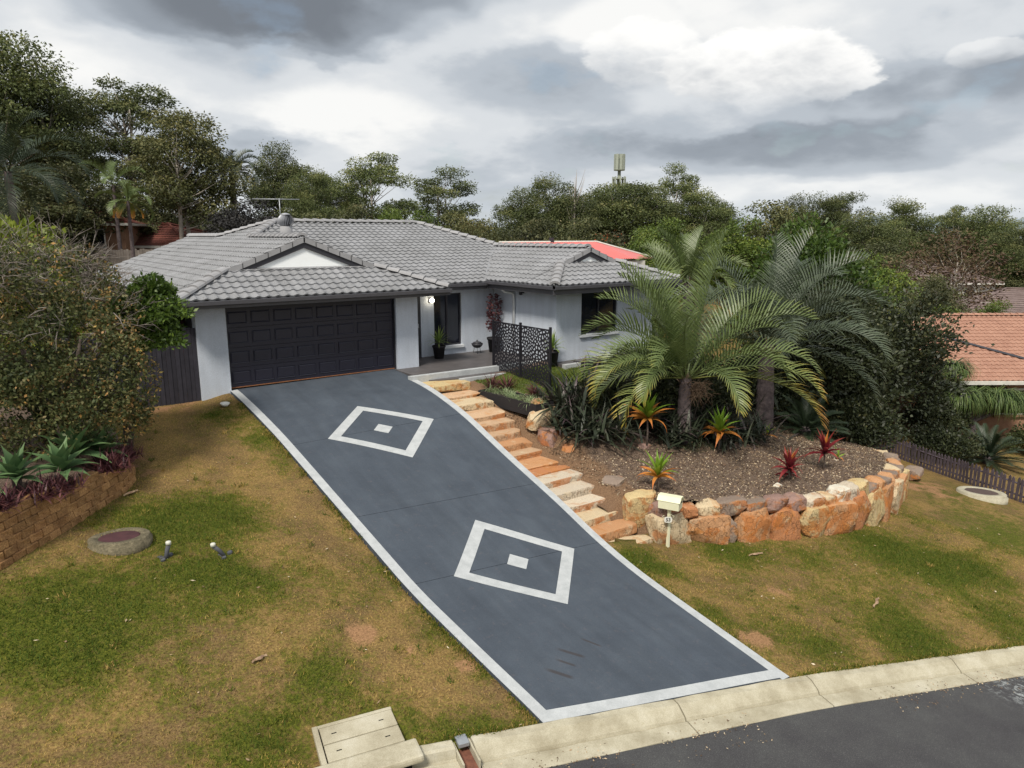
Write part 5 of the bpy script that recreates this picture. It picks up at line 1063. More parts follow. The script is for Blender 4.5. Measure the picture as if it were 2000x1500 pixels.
leafy('yellow_shrub', 'yellow-green spiky shrub behind the top of the big shrub', 'shrub', (-4.6, 1.5, .1), (2.2, 1.5, 4.6), 9000, .2, 'lime_leaf', 33, lumps=12, flat=1.0, tint=(0, .7))
# ---- palms
def frond(L, e0, bend, nl, ll, lw_, seed, vee=.5, droop=.9, tipcol=.0, twist=0., inner=.14):
    rn = random.Random(seed); V = []; F = []; T = []; pts = []; x = z = 0.; a = e0; N = 26; ang = []
    for i in range(N + 1):
        pts.append((x, z)); ang.append(a); s_ = i / N; a -= bend / N * (.25 + 1.9 * s_ ** 1.6); x += L / N * math.cos(a); z += L / N * math.sin(a)
    for i in range(N):                                  # rachis
        r0 = .022 * (1 - i / N) + .004; o = len(V)
        for (px, pz), aa, r_ in ((pts[i], ang[i], r0), (pts[i + 1], ang[i + 1], .022 * (1 - (i + 1) / N) + .004)): V += [(px, -r_, pz), (px, 0, pz + r_ * .8), (px, r_, pz), (px, 0, pz - r_ * .6)]; T += [.3 + .5 * tipcol] * 4
        F += [(o + q, o + (q + 1) % 4, o + 4 + (q + 1) % 4, o + 4 + q) for q in range(4)]
    for k in range(nl):
        s_ = inner + (1 - inner) * (k + .5) / nl
        for sd in (-1, 1):
            f_ = s_ * N; i = min(N - 1, int(f_)); u = f_ - i; px = pts[i][0] * (1 - u) + pts[i + 1][0] * u; pz = pts[i][1] * (1 - u) + pts[i + 1][1] * u; aa = ang[i]
            l_ = ll * (math.sin(math.pi * (s_ * .86 + .10)) ** .6) * rn.uniform(.9, 1.08); fw = .45 + .75 * s_
            td = Vector((math.cos(aa), 0, math.sin(aa))); up = Vector((-math.sin(aa), 0, math.cos(aa)))
            d = (td * fw + Vector((0, sd, 0)) * (1.0 - .2 * s_) + up * (vee + rn.gauss(0, .10))).normalized(); p = Vector((px, 0, pz)); o = len(V)
            wdir = td.cross(d).cross(d).normalized()
            wdir = (td - d * td.dot(d)).normalized()
            dr = droop * rn.uniform(.6, 1.3)
            for q in range(4):
                w = lw_ * (1, 1.1, .8, .08)[q]; V += [tuple(p - wdir * w), tuple(p + wdir * w)]; T += [min(1, max(0, .12 + .35 * q / 3 + tipcol * (s_ ** 1.3) * 1.0 + rn.gauss(0, .05)))] * 2
                p = p + d * (l_ / 3); d = (d + Vector((0, 0, -dr * .30))).normalized()
            F += [(o + 2 * q, o + 2 * q + 1, o + 2 * q + 3, o + 2 * q + 2) for q in range(3)]
    return mesh('frond', V, F, False, T)
def palm(name, label, loc, th, tr, fr, mat, lean=(0, 0), seed=0, trunk='palm_trunk', group=None, boot=True):
    t = thing(name, label, 'palm', loc, group=group); rn = random.Random(seed); pts = []; rad = []
    for i in range(15):
        s_ = i / 14; pts.append((lean[0] * s_ ** 1.5, lean[1] * s_ ** 1.5, -.15 + (th + .15) * s_)); rad.append(tr * (1.25 - .35 * s_) * (1.05 if i % 2 else .97))
    tube('trunk', pts, rad, trunk, t, 12, False)
    top = Vector(pts[-1])
    for k, (az, e0, L, bend, tc) in enumerate(fr):
        ca, sa = math.cos(az), math.sin(az)
        link('frond', frond(L, e0, bend, 34, .30 * L ** .8, .0165, seed * 100 + k, tipcol=tc, vee=.75 if e0 > .7 else .45, droop=.55 if e0 > .8 else .95), mat, t, top + Vector((ca * tr * .6, sa * tr * .6, -.05 * k / len(fr))), (rn.uniform(-.25, .25), 0, az))
    if boot:
        V, F, T = many_straps([((0, 0, 0), rn.uniform(0, 6.28), rn.uniform(.5, 1.4), rn.uniform(.35, .7), .035, rn.uniform(-.2, .4), .3) for _ in range(24)], 1)
        link('leaf_bases', mesh('leaf_bases', V, F, True), 'fibre', t, top + Vector((0, 0, -.3)))
    return t
yw = .645
def saz(a): return -yw + R(a)       # 0 = to the viewer's right, 90 = away, -90 = towards the viewer
fr1 = [(saz(204), .62, 3.2, 2.1, .5), (saz(172), .35, 3.0, 2.1, .45), (saz(-10), 1.0, 3.7, 1.5, .2), (saz(30), .95, 3.5, 1.5, .15), (saz(155), 1.32, 3.5, .9, .05), (saz(-70), .5, 2.7, 2.1, .4), (saz(176), 1.30, 3.3, .9, .05), (saz(168), 1.0, 3.3, 1.9, .12), (saz(186), .72, 3.2, 2.2, .25), (saz(198), .45, 3.0, 2.2, .35), (saz(212), .20, 2.9, 2.3, .65), (saz(150), 1.15, 3.4, 1.4, .1), (saz(140), .8, 3.2, 1.6, .15), (saz(100), 1.2, 3.6, 1.0, .05), (saz(60), 1.1, 3.6, 1.3, .1), (saz(20), 1.15, 3.6, 1.5, .08), (saz(8), .85, 3.7, 1.7, .15), (saz(-6), .62, 3.7, 1.7, .3), (saz(-16), .42, 3.7, 1.6, .55), (saz(-22), .22, 3.8, 1.5, .75), (saz(-40), .75, 3.0, 1.9, .25), (saz(-120), .95, 2.8, 2.0, .2), (saz(-90), 1.2, 3.0, 1.3, .1), (saz(230), .6, 2.6, 2.2, .4), (saz(120), 1.42, 3.7, .35, 0), (saz(-30), 1.46, 3.9, .22, 0), (saz(10), 1.40, 3.6, .5, 0), (saz(40), .7, 3.3, 1.7, .2), (saz(160), .5, 2.9, 2.2, .35)]
rf_ = random.Random(8); fr1 += [(rf_.uniform(0, 6.28), rf_.uniform(.45, 1.35), rf_.uniform(2.6, 3.6), rf_.uniform(1.2, 2.1), rf_.uniform(.05, .5)) for _ in range(4)]
p1 = palm('triangle_palm', 'front triangle palm with arching green fronds browning at the tips', M0(9.85, -6.86), 1.75, .17, fr1, 'palm_leaf', (.05, .05), 1)
rn = random.Random(3); ch = []
for q in range(260):
    a = rn.uniform(0, 6.28); b_ = Vector((.25 + rn.gauss(0, .12), -.2 + rn.gauss(0, .12), 1.45 + rn.gauss(0, .1))); d = Vector((rn.gauss(0, 1), rn.gauss(0, 1), rn.gauss(-.2, .8))).normalized() * rn.uniform(.2, .45); ch.append(([b_, b_ + d * .5, b_ + d + Vector((0, 0, -.08))], [.006, .005, .003]))
o = link('dry_flower_stalk', tubes_mesh('dry_flower_stalk', ch, 3), 'fibre', p1)
fr2 = [(saz(100), 1.4, 3.6, .4, 0), (saz(150), 1.25, 3.7, 1.2, .1), (saz(170), 1.0, 3.6, 1.7, .1), (saz(188), .7, 3.3, 1.9, .2), (saz(60), 1.2, 3.8, 1.3, .1), (saz(30), 1.1, 3.9, 1.5, .1), (saz(15), .9, 4.0, 1.7, .15), (saz(5), .68, 4.0, 1.8, .2), (saz(-5), .45, 4.0, 1.8, .3), (saz(-12), .2, 4.0, 1.7, .4), (saz(-20), -.05, 3.9, 1.4, .45), (saz(-60), .9, 3.4, 1.8, .2), (saz(-100), .7, 3.2, 2.0, .3), (saz(200), .4, 3.2, 2.0, .35), (saz(130), .8, 3.5, 1.8, .15), (saz(0), 1.25, 3.9, 1.2, .05), (saz(-35), .55, 3.7, 1.8, .3), (saz(80), .9, 3.5, 1.5, .1), (saz(20), 1.38, 3.8, .6, 0), (saz(45), .6, 3.8, 1.8, .2), (saz(-30), 1.0, 3.7, 1.7, .1)]
fr2 += [(rf_.uniform(0, 6.28), rf_.uniform(.3, 1.3), rf_.uniform(3.0, 4.0), rf_.uniform(1.2, 2.0), rf_.uniform(.05, .4)) for _ in range(9)]
palm('triangle_palm', 'taller dark grey-green triangle palm with a thick trunk behind the first', M0(14.6, -6.2), 2.75, .24, fr2, 'palm_leaf_dark', (.0, .1), 2)
fr3 = [(k * 2.4, 1.35 - .055 * k, 2.4, .6 + .08 * k, .02 * k) for k in range(17)]
palm('triangle_palm', 'third palm further back beside the right wing', (17.3, -.7, -1.6), 3.7, .2, fr3, 'palm_leaf', (.1, .1), 3)
# ---- strappy understorey on the mound
for k, (x, y, n_, L, s_, lab) in enumerate(((6.95, -5.75, 170, .62, .30, 'dark strap-leaved clump beside the mauve boulder at the steps'), (7.45, -6.35, 190, .66, .34, 'largest dark purple-green clump at the front of the mound'), (7.2, -5.0, 130, .75, .30, 'dark spiky clump rising beside the privacy screen'), (8.1, -5.9, 170, .70, .35, 'dark clump left of the tall orange cordyline'), (9.0, -6.3, 160, .66, .35, 'dark clump under the front palm fronds'), (9.2, -5.2, 140, .8, .4, 'dark clump behind the front palm'), (10.7, -6.5, 160, .7, .38, 'dark clump right of the front palm trunk'), (11.9, -6.4, 150, .75, .4, 'dark clump between the two palm trunks'), (12.9, -5.6, 140, .8, .45, 'dark clump behind the thick palm trunk'), (11.0, -5.2, 140, .85, .45, 'dark clump at the back of the mound'), (9.4, -6.95, 110, .5, .25, 'low dark clump against the front palm trunk'), (10.1, -6.2, 150, .75, .35, 'dark clump hidden behind the front palm trunk'), (11.2, -7.1, 110, .55, .3, 'dark clump behind the second orange cordyline'), (12.6, -7.0, 130, .65, .35, 'dark clump left of the thick palm trunk'), (8.6, -5.0, 150, .85, .4, 'tall dark clump at the edge of the terrace lawn'), (14.0, -5.2, 150, .9, .5, 'dark clump right of the thick palm trunk'))):
    strap_clump('strap_plant', lab, 'strap-leaved plant', M0(x, y), int(n_ * 1.3), L * 1.35, .038, 200 + k, 'rhoeo_leaf', (.05, 1.45), (.3, 1.3), s_, 'dark strap-leaved plants on the mound', .35)
strap_clump('low_groundcover', 'low dark grassy clump behind the front palm trunk', 'ground cover', M0(9.6, -7.2), 120, .35, .012, 260, 'hedge_leaf', (.3, 1.4), (.4, 1.2), .3)
# ---- cordylines
cl = [strap('leaf', .72, .056, d, 7, .4, .05, .35, .25, 1.0) for d in (.35, .9, 1.7)]
def cordyline(x, y, h, s_, lab, seed, kind='green', n=30, z=None, grp='cordylines on the mound'):
    rn = random.Random(seed); t = thing('cordyline', lab, 'cordyline', M0(x, y) if z is None else (x, y, z), group=grp)
    tube('stem', [(0, 0, -.05), (.02, 0, h * .5), (0, .02, h)], [.028, .024, .02], 'woody', t, 7)
    for k in range(n):
        f_ = k / (n - 1); m_ = {'green': 'cordy_green' if f_ < .58 else 'cordy_orange', 'red': 'cordy_red', 'maroon': 'maroon_leaf'}[kind]
        if kind == 'red' and f_ < .12: m_ = 'cordy_orange'
        put_leaf(cl[0 if f_ < .4 else (1 if f_ < .75 else 2)], m_, t, (0, 0, h - .10 * f_), k * 2.4 + rn.uniform(-.3, .3), R(84 - 66 * f_) + rn.uniform(-.14, .14), s_ * rn.uniform(.7, 1.15), rn.uniform(-.6, .6))
cordyline(8.2, -7.05, .85, 1.0, 'tall cordyline with green top and orange lower leaves left of the front palm', 1, n=36)
cordyline(10.5, -7.55, .62, 1.0, 'orange and green cordyline just right of the front palm trunk', 2, n=36)
cordyline(6.85, -8.65, .42, .85, 'short orange and green cordyline above the letterbox', 3, n=28)
cordyline(10.62, -9.6, .35, .80, 'red cordyline with two heads near the cap stones', 4, 'red'); cordyline(10.78, -9.55, .18, .62, 'small red cordyline leaning against the red one near the cap stones', 5, 'red', 16)
cordyline(12.6, -9.4, .52, .9, 'dark red cordyline on the right of the mound', 6, 'red', 26)
cordyline(13.9, -6.8, .10, .55, 'tiny orange cordyline at the foot of the thick palm trunk', 7, 'green', 12); cordyline(14.1, -9.0, .12, .45, 'tiny green cordyline beside the dark red one', 8, 'green', 10)
# cycad on the mound
def cycad(x, y, z, r, lab, seed, n=34, mat='cycad_leaf'):
    rn = random.Random(seed); t = thing('cycad', lab, 'cycad', (x, y, z)); link('trunk', lathe_mesh('trunk', [(.16, -.2), (.18, .15), (.10, .3)], 10), 'palm_trunk', t)
    ms = [frond(r, e, b_, 40, .17 * r, .009, seed + k, vee=.25, droop=.25, tipcol=.2) for k, (e, b_) in enumerate(((1.2, .8), (.75, .8), (.35, .6), (.05, .5)))]
    for k in range(n): f_ = k / n; link('frond', ms[int(f_ * 4)], mat, t, (0, 0, .25 - .1 * f_), (rn.uniform(-.3, .3), rn.uniform(-.12, .12), k * 2.4))
cycad(*M0(16.4, -6.6), 1.35, 'dark cycad rosette under the right palm', 70)
cycad(*L0(25.9, -8.8), 1.5, 'brown-tinged cycad beyond the picket fence', 71, 38)
# ---- planter and pots
pz = -.41
for k in range(9):
    x, y = 6.42 + random.Random(k).uniform(-.12, .12), -4.85 + k * .26
    strap_clump('spider_plant', '%s spider plant from the street end of the planter box' % ('first second third fourth fifth sixth seventh eighth ninth'.split()[k]), 'spider plant', (x, y, pz), 70, .30, .008, 300 + k, 'spider_leaf', (.2, 1.4), (.7, 2.0), .06, 'spider plants in the planter box')
for (x, y, s_, lab) in ((6.78, -2.95, 1.0, 'larger maroon cordyline at the far end of the planter'), (6.75, -4.2, .8, 'smaller maroon cordyline in front of the screen'), (6.55, -2.55, .8, 'maroon cordyline partly behind the larger one')):
    strap_clump('maroon_cordyline', lab, 'cordyline', (x, y, -.46), 90, .62 * s_, .016, int(x * 100), 'maroon_leaf', (.2, 1.5), (.2, .8), .03, 'maroon cordylines by the screen', .12)
yl = [strap('leaf', .52, .026, d, 6, .3, .05, .7, .1, .9) for d in (.15, .5, 1.1)]
def yucca(x, y, z, lab, seed, s_=1., n=30):
    rn = random.Random(seed); t = thing('yucca', lab, 'yucca', (x, y, z)); tube('stem', [(0, 0, -.03), (0, 0, .18 * s_)], .03, 'woody', t, 6)
    for k in range(n): f_ = k / n; put_leaf(yl[int(f_ * 3)], 'yucca_leaf', t, (0, 0, (.2 - .1 * f_) * s_), k * 2.4 + rn.uniform(-.2, .2), R(85 - 75 * f_), s_ * rn.uniform(.85, 1.15))
yucca(6.85, .86, .37, 'spiky yellow-green yucca in the porch pot below the window', 1, .95); yucca(9.12, -2.2, .37, 'spiky yucca in the pot at the corner of the right wing', 2, .95)
t = thing('potted_fig', 'tall dark thin shrub in the pot in the porch corner', 'potted plant', (9.06, .85, .43)); rng = np.random.default_rng(8); n = 420
zz = rng.uniform(.3, 1.55, n); aa = rng.uniform(0, 6.28, n); rr = rng.uniform(.02, .26, n) * (1 - .45 * np.abs(zz - .8)); C = np.c_[rr * np.cos(aa), rr * np.sin(aa), zz]; V, F = leaf_arrays(C, np.c_[np.cos(aa), np.sin(aa), rng.normal(0, .4, n)], rng.uniform(.08, .14, n), rng.uniform(.025, .04, n), rng)
link('foliage', mesh('foliage', V, F, tint=np.repeat(rng.random(n), 4)), 'purple_leaf', t)
for k in range(4): tube('stem', [(.03 * math.cos(k * 1.6), .03 * math.sin(k * 1.6), 0), (.08 * math.cos(k * 1.6), .08 * math.sin(k * 1.6), .8), (.1 * math.cos(k * 1.6 + .5), .1 * math.sin(k * 1.6 + .5), 1.5 - .15 * k)], [.014, .01, .005], 'woody', t, 5)
for k in range(6): strap_clump('bed_plant', '%s small spiky plant from the porch in the bed under the window' % ('first second third fourth fifth sixth'.split()[k]), 'plant', (10.15 + k * .52, -2.55, -.02), 16, .26, .012, 350 + k, 'maroon_leaf', (.5, 1.5), (.2, .7), .02, 'small plants in the bed under the window')
# ---- dense trees and shrubs at the right boundary
leafy('hedge_tree', 'dense dark evergreen tree behind the taller palm', 'tree', (20.2, -4.6, -4.2), (3.2, 3.0, 6.4), 34000, .15, 'hedge_leaf', 41, lumps=34, flat=1.05)
leafy('hedge_tree', 'dense dark evergreen tree beside the picket fence', 'tree', (23.7, -4.7, -4.5), (3.6, 3.2, 7.3), 42000, .15, 'hedge_leaf', 42, lumps=34, flat=1.05)
leafy('hedge_tree', 'dark leafy tree topped with light green behind the palms', 'tree', (24.6, -1.0, -4.3), (3.6, 3.4, 8.4), 30000, .2, 'lush_leaf', 43, lumps=30, flat=1.05, tint=(-.1, .8))
leafy('lime_shrub', 'bright yellow-green shrub above the terracotta roof', 'shrub', (29.2, -2.2, -4.8), (1.7, 1.5, 6.3), 9000, .16, 'lime_leaf', 44, lumps=18, flat=1.0)
leafy('shade_shrub', 'very dark low shrub in the shade right of the mound', 'shrub', (19.6, -6.5, -4.0), (1.7, 1.6, 3.0), 12000, .13, 'hedge_leaf', 45, lumps=20)
leafy('shade_shrub', 'very dark shrub behind the cycad on the mound', 'shrub', (17.0, -4.4, -2.6), (1.8, 1.6, 2.8), 12000, .13, 'hedge_leaf', 46, lumps=20)
leafy('shade_shrub', 'dark leafy shrub just over the picket fence', 'shrub', (24.2, -8.0, -4.7), (1.2, 1.4, 1.6), 7000, .11, 'hedge_leaf', 47, lumps=14)
leafy('shade_shrub', 'dark shrub between the palms and the right wing', 'shrub', (13.0, -4.0, -1.0), (1.4, 1.2, 1.5), 8000, .11, 'hedge_leaf', 48, lumps=16)
for x, y, r_, h_, lab in ((9.3, -5.9, .9, 1.3, 'dark shrub hugging the front palm trunk'), (10.6, -5.6, 1.1, 1.5, 'dark shrub between the palms, nearer the terrace'), (12.2, -5.6, 1.2, 1.7, 'dark shrub just left of the thick palm trunk'), (11.2, -4.2, 1.3, 1.5, 'dark shrub at the back edge of the mound'), (15.2, -4.8, 1.4, 2.0, 'dark shrub just right of the thick palm trunk'), (8.3, -5.3, .7, .9, 'low dark shrub behind the largest clump')):
    leafy('shade_shrub', lab, 'shrub', M0(x, y), (r_, r_, h_), 7000, .11, 'hedge_leaf', int(x * 10), lumps=16)
leafy('shade_shrub', 'dark shrub in front of the brick wall', 'shrub', L0(27.4, -6.2), (1.4, 1.4, 2.1), 8000, .12, 'hedge_leaf', 55, lumps=16)
leafy('shade_shrub', 'green shrub at the right edge in front of the brick house', 'shrub', L0(29.6, -9.3), (1.2, 1.0, 1.3), 6000, .12, 'bush_leaf0', 56, lumps=14)
# ponytail palm with several shaggy heads
t = thing('ponytail_palm', 'ponytail palm with shaggy drooping green heads in front of the brick house', 'palm', L0(28.9, -7.0))
hd = [(-1.0, .65, 3.2, .75), (-.55, .4, 1.95, .85), (.15, .1, 1.9, .85), (.95, -.5, 1.85, .95), (1.35, -.9, 1.7, .8)]
tube('trunk', [(0, 0, -.2), (.05, 0, .5), (.1, 0, 1.0)], [.32, .2, .14], 'palm_trunk', t, 10)
for k, (x, y, z, s_) in enumerate(hd):
    tube('branch', [(.1, 0, .9), (x * .6, y * .6, z * .75), (x, y, z)], [.1, .08, .06], 'palm_trunk', t, 8); rn = random.Random(k + 9)
    V, F, T = many_straps([((rn.gauss(0, .03), rn.gauss(0, .03), 0), rn.uniform(0, 6.28), rn.uniform(.6, 1.5), s_ * rn.uniform(1.3, 2.3), .02, rn.uniform(3.0, 4.6), rn.random()) for _ in range(520)], k)
    link('leaf_head', mesh('leaf_head', V, F, True, T), 'ponytail_leaf', t, (x, y, z))
TREES = [
    (-2.7, 37.9, 2.51, 14.2, 3.12, 'dense', 'tallest dense gum tree filling the top left corner of the trees'),
    (-0.1, 38.4, 2.32, 12.0, 2.4, 'dense', 'dense gum tree stepping down right of the tallest one'),
    (2.5, 46.7, 2.81, 11.7, 2.0, 'airy', 'narrow airy gum tree left of the broad open-crowned gum'),
    (5.6, 41.9, 2.08, 13.2, 3.16, 'airy', 'broad open-crowned gum tree with sky showing through above the red roof'),
    (6.1, 28.7, 0.75, 10.4, 2.45, 'round', 'rounded dense tree with pale trunks behind the left roof'),
    (-0.5, 28.5, 1.44, 6.5, 2.14, 'bush', 'dark bushy tree in front of the left gum trees'),
    (3.0, 33.6, 1.5, 6.6, 1.97, 'bush', 'dark bushy tree below the broad open-crowned gum'),
    (-2.2, 27.3, 1.49, 5.9, 2.17, 'bush', 'dark bushy tree at the left edge behind the yellow shrub'),
    (6.3, 36.2, 1.32, 7.1, 1.96, 'bush', 'dark bush filling the gap beside the rounded tree'),
    (7.4, 22.6, 0.33, 6.1, 1.77, 'darkb', 'very dark purplish tree just left of the aerial'),
    (16.3, 41.4, 0.55, 10.5, 2.23, 'dense', 'gum tree with a domed crown above the aerial'),
    (16.8, 36.0, -0.36, 9.2, 1.6, 'dense', 'small domed gum tree right of the aerial'),
    (20.5, 40.8, -0.2, 9.8, 2.13, 'dense', 'domed gum tree left of the tall open gum'),
    (22.7, 36.7, -1.25, 11.9, 2.66, 'airy', 'tall open gum tree with spreading clumps behind the main ridge'),
    (32.6, 42.0, -1.83, 11.9, 3.1, 'airy', 'spreading open gum tree behind the right end of the main ridge'),
    (12.3, 24.0, -0.33, 6.2, 1.89, 'bush', 'olive green bush behind the middle of the main ridge'),
    (14.8, 23.4, -0.85, 6.7, 1.54, 'bush', 'olive bush below the tall open gum'),
    (16.0, 21.3, -1.18, 6.8, 1.26, 'lush', 'light green bush right of the tall open gum'),
    (18.5, 21.9, -1.76, 7.9, 1.38, 'lush', 'fresh green leafy bush below the spreading open gum'),
    (19.2, 18.8, -2.04, 7.3, 1.51, 'olive', 'grey-green bush behind the right roof hip'),
    (25.1, 24.6, -3.13, 8.3, 1.67, 'olive', 'brownish bush left of the centre wood'),
    (37.2, 38.5, -2.96, 8.3, 2.25, 'bush', 'low dark tree at the left end of the centre wood'),
    (48.1, 49.5, -3.3, 12.4, 3.04, 'dense', 'dark gum tree starting the centre wood'),
    (52.7, 49.8, -3.77, 14.6, 2.89, 'dense', 'highest gum tree left of the phone tower'),
    (53.4, 46.7, -3.99, 13.2, 2.58, 'dense', 'gum tree midway between the highest gum and the tower'),
    (37.3, 33.4, -3.59, 8.9, 2.59, 'bush', 'brown-green bush in front of the centre wood'),
    (38.9, 29.6, -4.11, 9.6, 2.51, 'bush', 'brown-green bush left of the red-flowered tree'),
    (60.0, 49.5, -4.21, 13.9, 2.63, 'dense', 'gum tree close left of the phone tower'),
    (61.0, 46.2, -4.19, 15.3, 4.63, 'dense', 'broad dark gum tree at the foot of the phone tower'),
    (65.6, 45.2, -4.18, 13.8, 3.15, 'dense', 'dark gum tree right of the phone tower'),
    (70.6, 45.3, -4.23, 16.9, 2.71, 'airy', 'slender tall gum tree standing clear right of the phone tower'),
    (70.9, 41.3, -4.23, 13.8, 3.29, 'dense', 'dark gum tree right of the slender tall gum'),
    (79.1, 45.3, -4.4, 13.2, 2.29, 'airy', 'thin airy gum tree near the third palm'),
    (33.7, 20.7, -4.63, 9.5, 2.39, 'redf', 'bushy tree covered in orange-red flowers behind the red roof'),
    (34.5, 17.5, -4.84, 9.2, 1.86, 'lush', 'light green bush right of the red-flowered tree'),
    (43.5, 23.5, -4.47, 9.9, 2.21, 'lush', 'green leafy tree behind the front palm'),
    (46.4, 18.8, -4.46, 10.6, 2.57, 'lush', 'green leafy tree behind the taller palm'),
    (50.8, 18.1, -4.21, 10.8, 2.75, 'olive', 'olive leafy tree on the skyline above the taller palm'),
    (76.6, 31.9, -4.44, 12.9, 2.39, 'dense', 'dark gum tree left of the split-crowned gum'),
    (81.3, 30.8, -4.63, 13.3, 2.7, 'dense', 'dark half of the split-crowned gum group'),
    (85.2, 30.5, -4.8, 14.1, 2.76, 'airy', 'airy half of the split-crowned gum group'),
    (75.5, 22.5, -4.56, 10.7, 3.14, 'dense', 'low dark tree in the skyline gap'),
    (50.0, 13.5, -4.39, 9.1, 2.49, 'bush', 'dark bush below the split-crowned gum group'),
    (94.9, 27.0, -5.39, 13.8, 3.05, 'dense', 'isolated dark gum tree with a ragged top on the right skyline'),
    (87.9, 25.9, -5.03, 10.9, 2.57, 'airy', 'small airy gum tree left of the isolated dark gum'),
    (105.3, 25.6, -6.09, 14.1, 2.57, 'airy', 'airy gum tree at the start of the right-hand wood'),
    (109.0, 22.8, -6.45, 14.0, 4.43, 'dense', 'broad dark gum trees crown on the right skyline'),
    (83.1, 10.4, -5.24, 10.2, 2.41, 'dense', 'dark tree at the right edge of the photo'),
    (52.3, 4.1, -4.49, 8.8, 3.16, 'rusty', 'rusty brown half-bare tree above the terracotta roof'),
    (85.7, 14.7, -5.24, 7.0, 3.43, 'rusty', 'second rusty thin tree near the right edge'),
    (44.9, 2.0, -4.95, 6.5, 1.31, 'bush', 'dark bush left of the rusty brown tree'),
    (65.8, 17.0, -4.35, 8.2, 3.0, 'bush', 'dark bush left of the pale distant house'),
    (42.9, 0.9, -5.05, 5.9, 1.57, 'bush', 'dark bush below the rusty brown tree'),
    (82.3, 9.7, -5.22, 6.1, 2.11, 'bush', 'dark bush at the right edge above the grey roof'),
    (41.7, -0.7, -5.12, 5.4, 1.26, 'lush', 'trimmed green shrub just over the terracotta ridge'),
    (43.8, -2.2, -5.09, 5.2, 1.08, 'lush', 'small green shrub over the right end of the terracotta ridge'),
    (47.2, 0.3, -4.87, 3.7, 1.97, 'bush', 'dark bush behind the terracotta ridge'),
    (39.4, 3.6, -5.07, 8.7, 1.89, 'lush', 'light green tree crown above the dark evergreens'),
]
# ---------------------------------------------------------------- trees beyond the house
leafmat('gum_leaf', [(0, (.036, .048, .017)), (.4, (.080, .104, .035)), (.75, (.142, .168, .058)), (1, (.26, .25, .10))], .6, .25, .28)
leafmat('gum_leaf_olive', [(0, (.045, .055, .02)), (.5, (.105, .115, .042)), (1, (.22, .20, .08))], .6, .2, .12)
leafmat('bush_leaf', [(0, (.034, .041, .018)), (.5, (.078, .088, .035)), (.85, (.138, .142, .058)), (1, (.21, .18, .085))], .6, .25, .3)
leafmat('purple_bush_leaf', [(0, (.013, .012, .013)), (.6, (.024, .023, .024)), (1, (.045, .042, .04))], .6, .1)
leafmat('green_bush_leaf', [(0, (.045, .072, .014)), (.5, (.10, .155, .028)), (1, (.22, .27, .05))], .55, .25, .15)
leafmat('rusty_leaf', [(0, (.06, .035, .025)), (.5, (.12, .075, .045)), (.8, (.11, .10, .05)), (1, (.20, .13, .07))], .7, .2, .1)
leafmat('red_flower_leaf', [(0, (.025, .03, .014)), (.5, (.055, .06, .024)), (.66, (.09, .07, .03)), (.72, (.34, .085, .03)), (1, (.46, .13, .05))], .6, .2)
def grow(seed, h, r, z0, nc, nl, ls, cr, droop=.3, airy=False, trunk_r=.17, forks=1):
    """trunk mesh and crown mesh of one tree: limbs reach to leaf clumps spread through the crown"""
    rng = np.random.default_rng(seed); cz = (z0 + h) / 2; rz = (h - z0) / 2 * .86
    c = []
    while len(c) < nc:
        p = rng.uniform(-1, 1, 3)
        if np.linalg.norm(p) > 1: continue
        if np.linalg.norm(p) < (.45 if airy else .3) and rng.random() < .7: continue
        w = 1.0 - .35 * max(0, p[2]) ** 2
        q = np.array([p[0] * r * .86 * w, p[1] * r * .86 * w, cz + p[2] * rz])
        if all(np.linalg.norm(q - x) > cr * (.95 if airy else .55) for x in c): c.append(q)
        elif rng.random() < .02: c.append(q)
    c = np.array(c); rad = cr * rng.uniform(.65, 1.25, nc); tl = rng.random(nc)
    n = nc * nl; i = np.repeat(np.arange(nc), nl); d = unit(rng.normal(size=(n, 3))); d[:, 2] = d[:, 2] * .75 + .18
    C = c[i] + d * (rad[i] * (rng.uniform(.2, .95, n) ** .5 + np.abs(rng.normal(0, .20, n))))[:, None] * np.array([1.08, 1.08, .72]); C[:, 2] -= .10 * rng.random(n) ** 2 * cr * 3
    D = d * .6 + rng.normal(0, .55, (n, 3)) + np.array([0, 0, -droop * 1.6])
    V, F = leaf_arrays(C, D, ls * rng.uniform(.65, 1.5, n), ls * .26 * rng.uniform(.7, 1.3, n), rng)
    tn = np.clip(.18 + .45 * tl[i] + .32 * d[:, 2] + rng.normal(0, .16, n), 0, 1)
    ch = []; rn = random.Random(seed); stems = []
    for f_ in range(forks):
        a = f_ * 2.2 + rn.random(); s_ = .0 if forks == 1 else .28 * r; P0 = Vector((s_ * .3 * math.cos(a), s_ * .3 * math.sin(a), -.4)); P1 = Vector((s_ * math.cos(a) + rn.gauss(0, .1), s_ * math.sin(a) + rn.gauss(0, .1), z0 * .9 + .3)); P2 = Vector((s_ * 1.4 * math.cos(a), s_ * 1.4 * math.sin(a), cz + rz * .35)); stems.append((P1, P2)); ch.append(([P0, P0.lerp(P1, .5), P1, P1.lerp(P2, .5), P2], [trunk_r * 1.2, trunk_r, trunk_r * .8, trunk_r * .5, trunk_r * .2]))
    for k in range(nc):
        P1, P2 = stems[k % forks]; q = Vector(c[k]); u = max(0, min(.9, (q.z - P1.z) / max(.1, (P2.z - P1.z)) * .75 - .1)); b = P1.lerp(P2, u); mid = b.lerp(q, .5) + Vector((rn.gauss(0, .12), rn.gauss(0, .12), -.12 * r * .3)); w = trunk_r * (.42 - .25 * u)
        ch.append(([b, mid, q], [w, w * .6, w * .15]))
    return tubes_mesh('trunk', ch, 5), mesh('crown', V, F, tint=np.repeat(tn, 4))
TP = {}
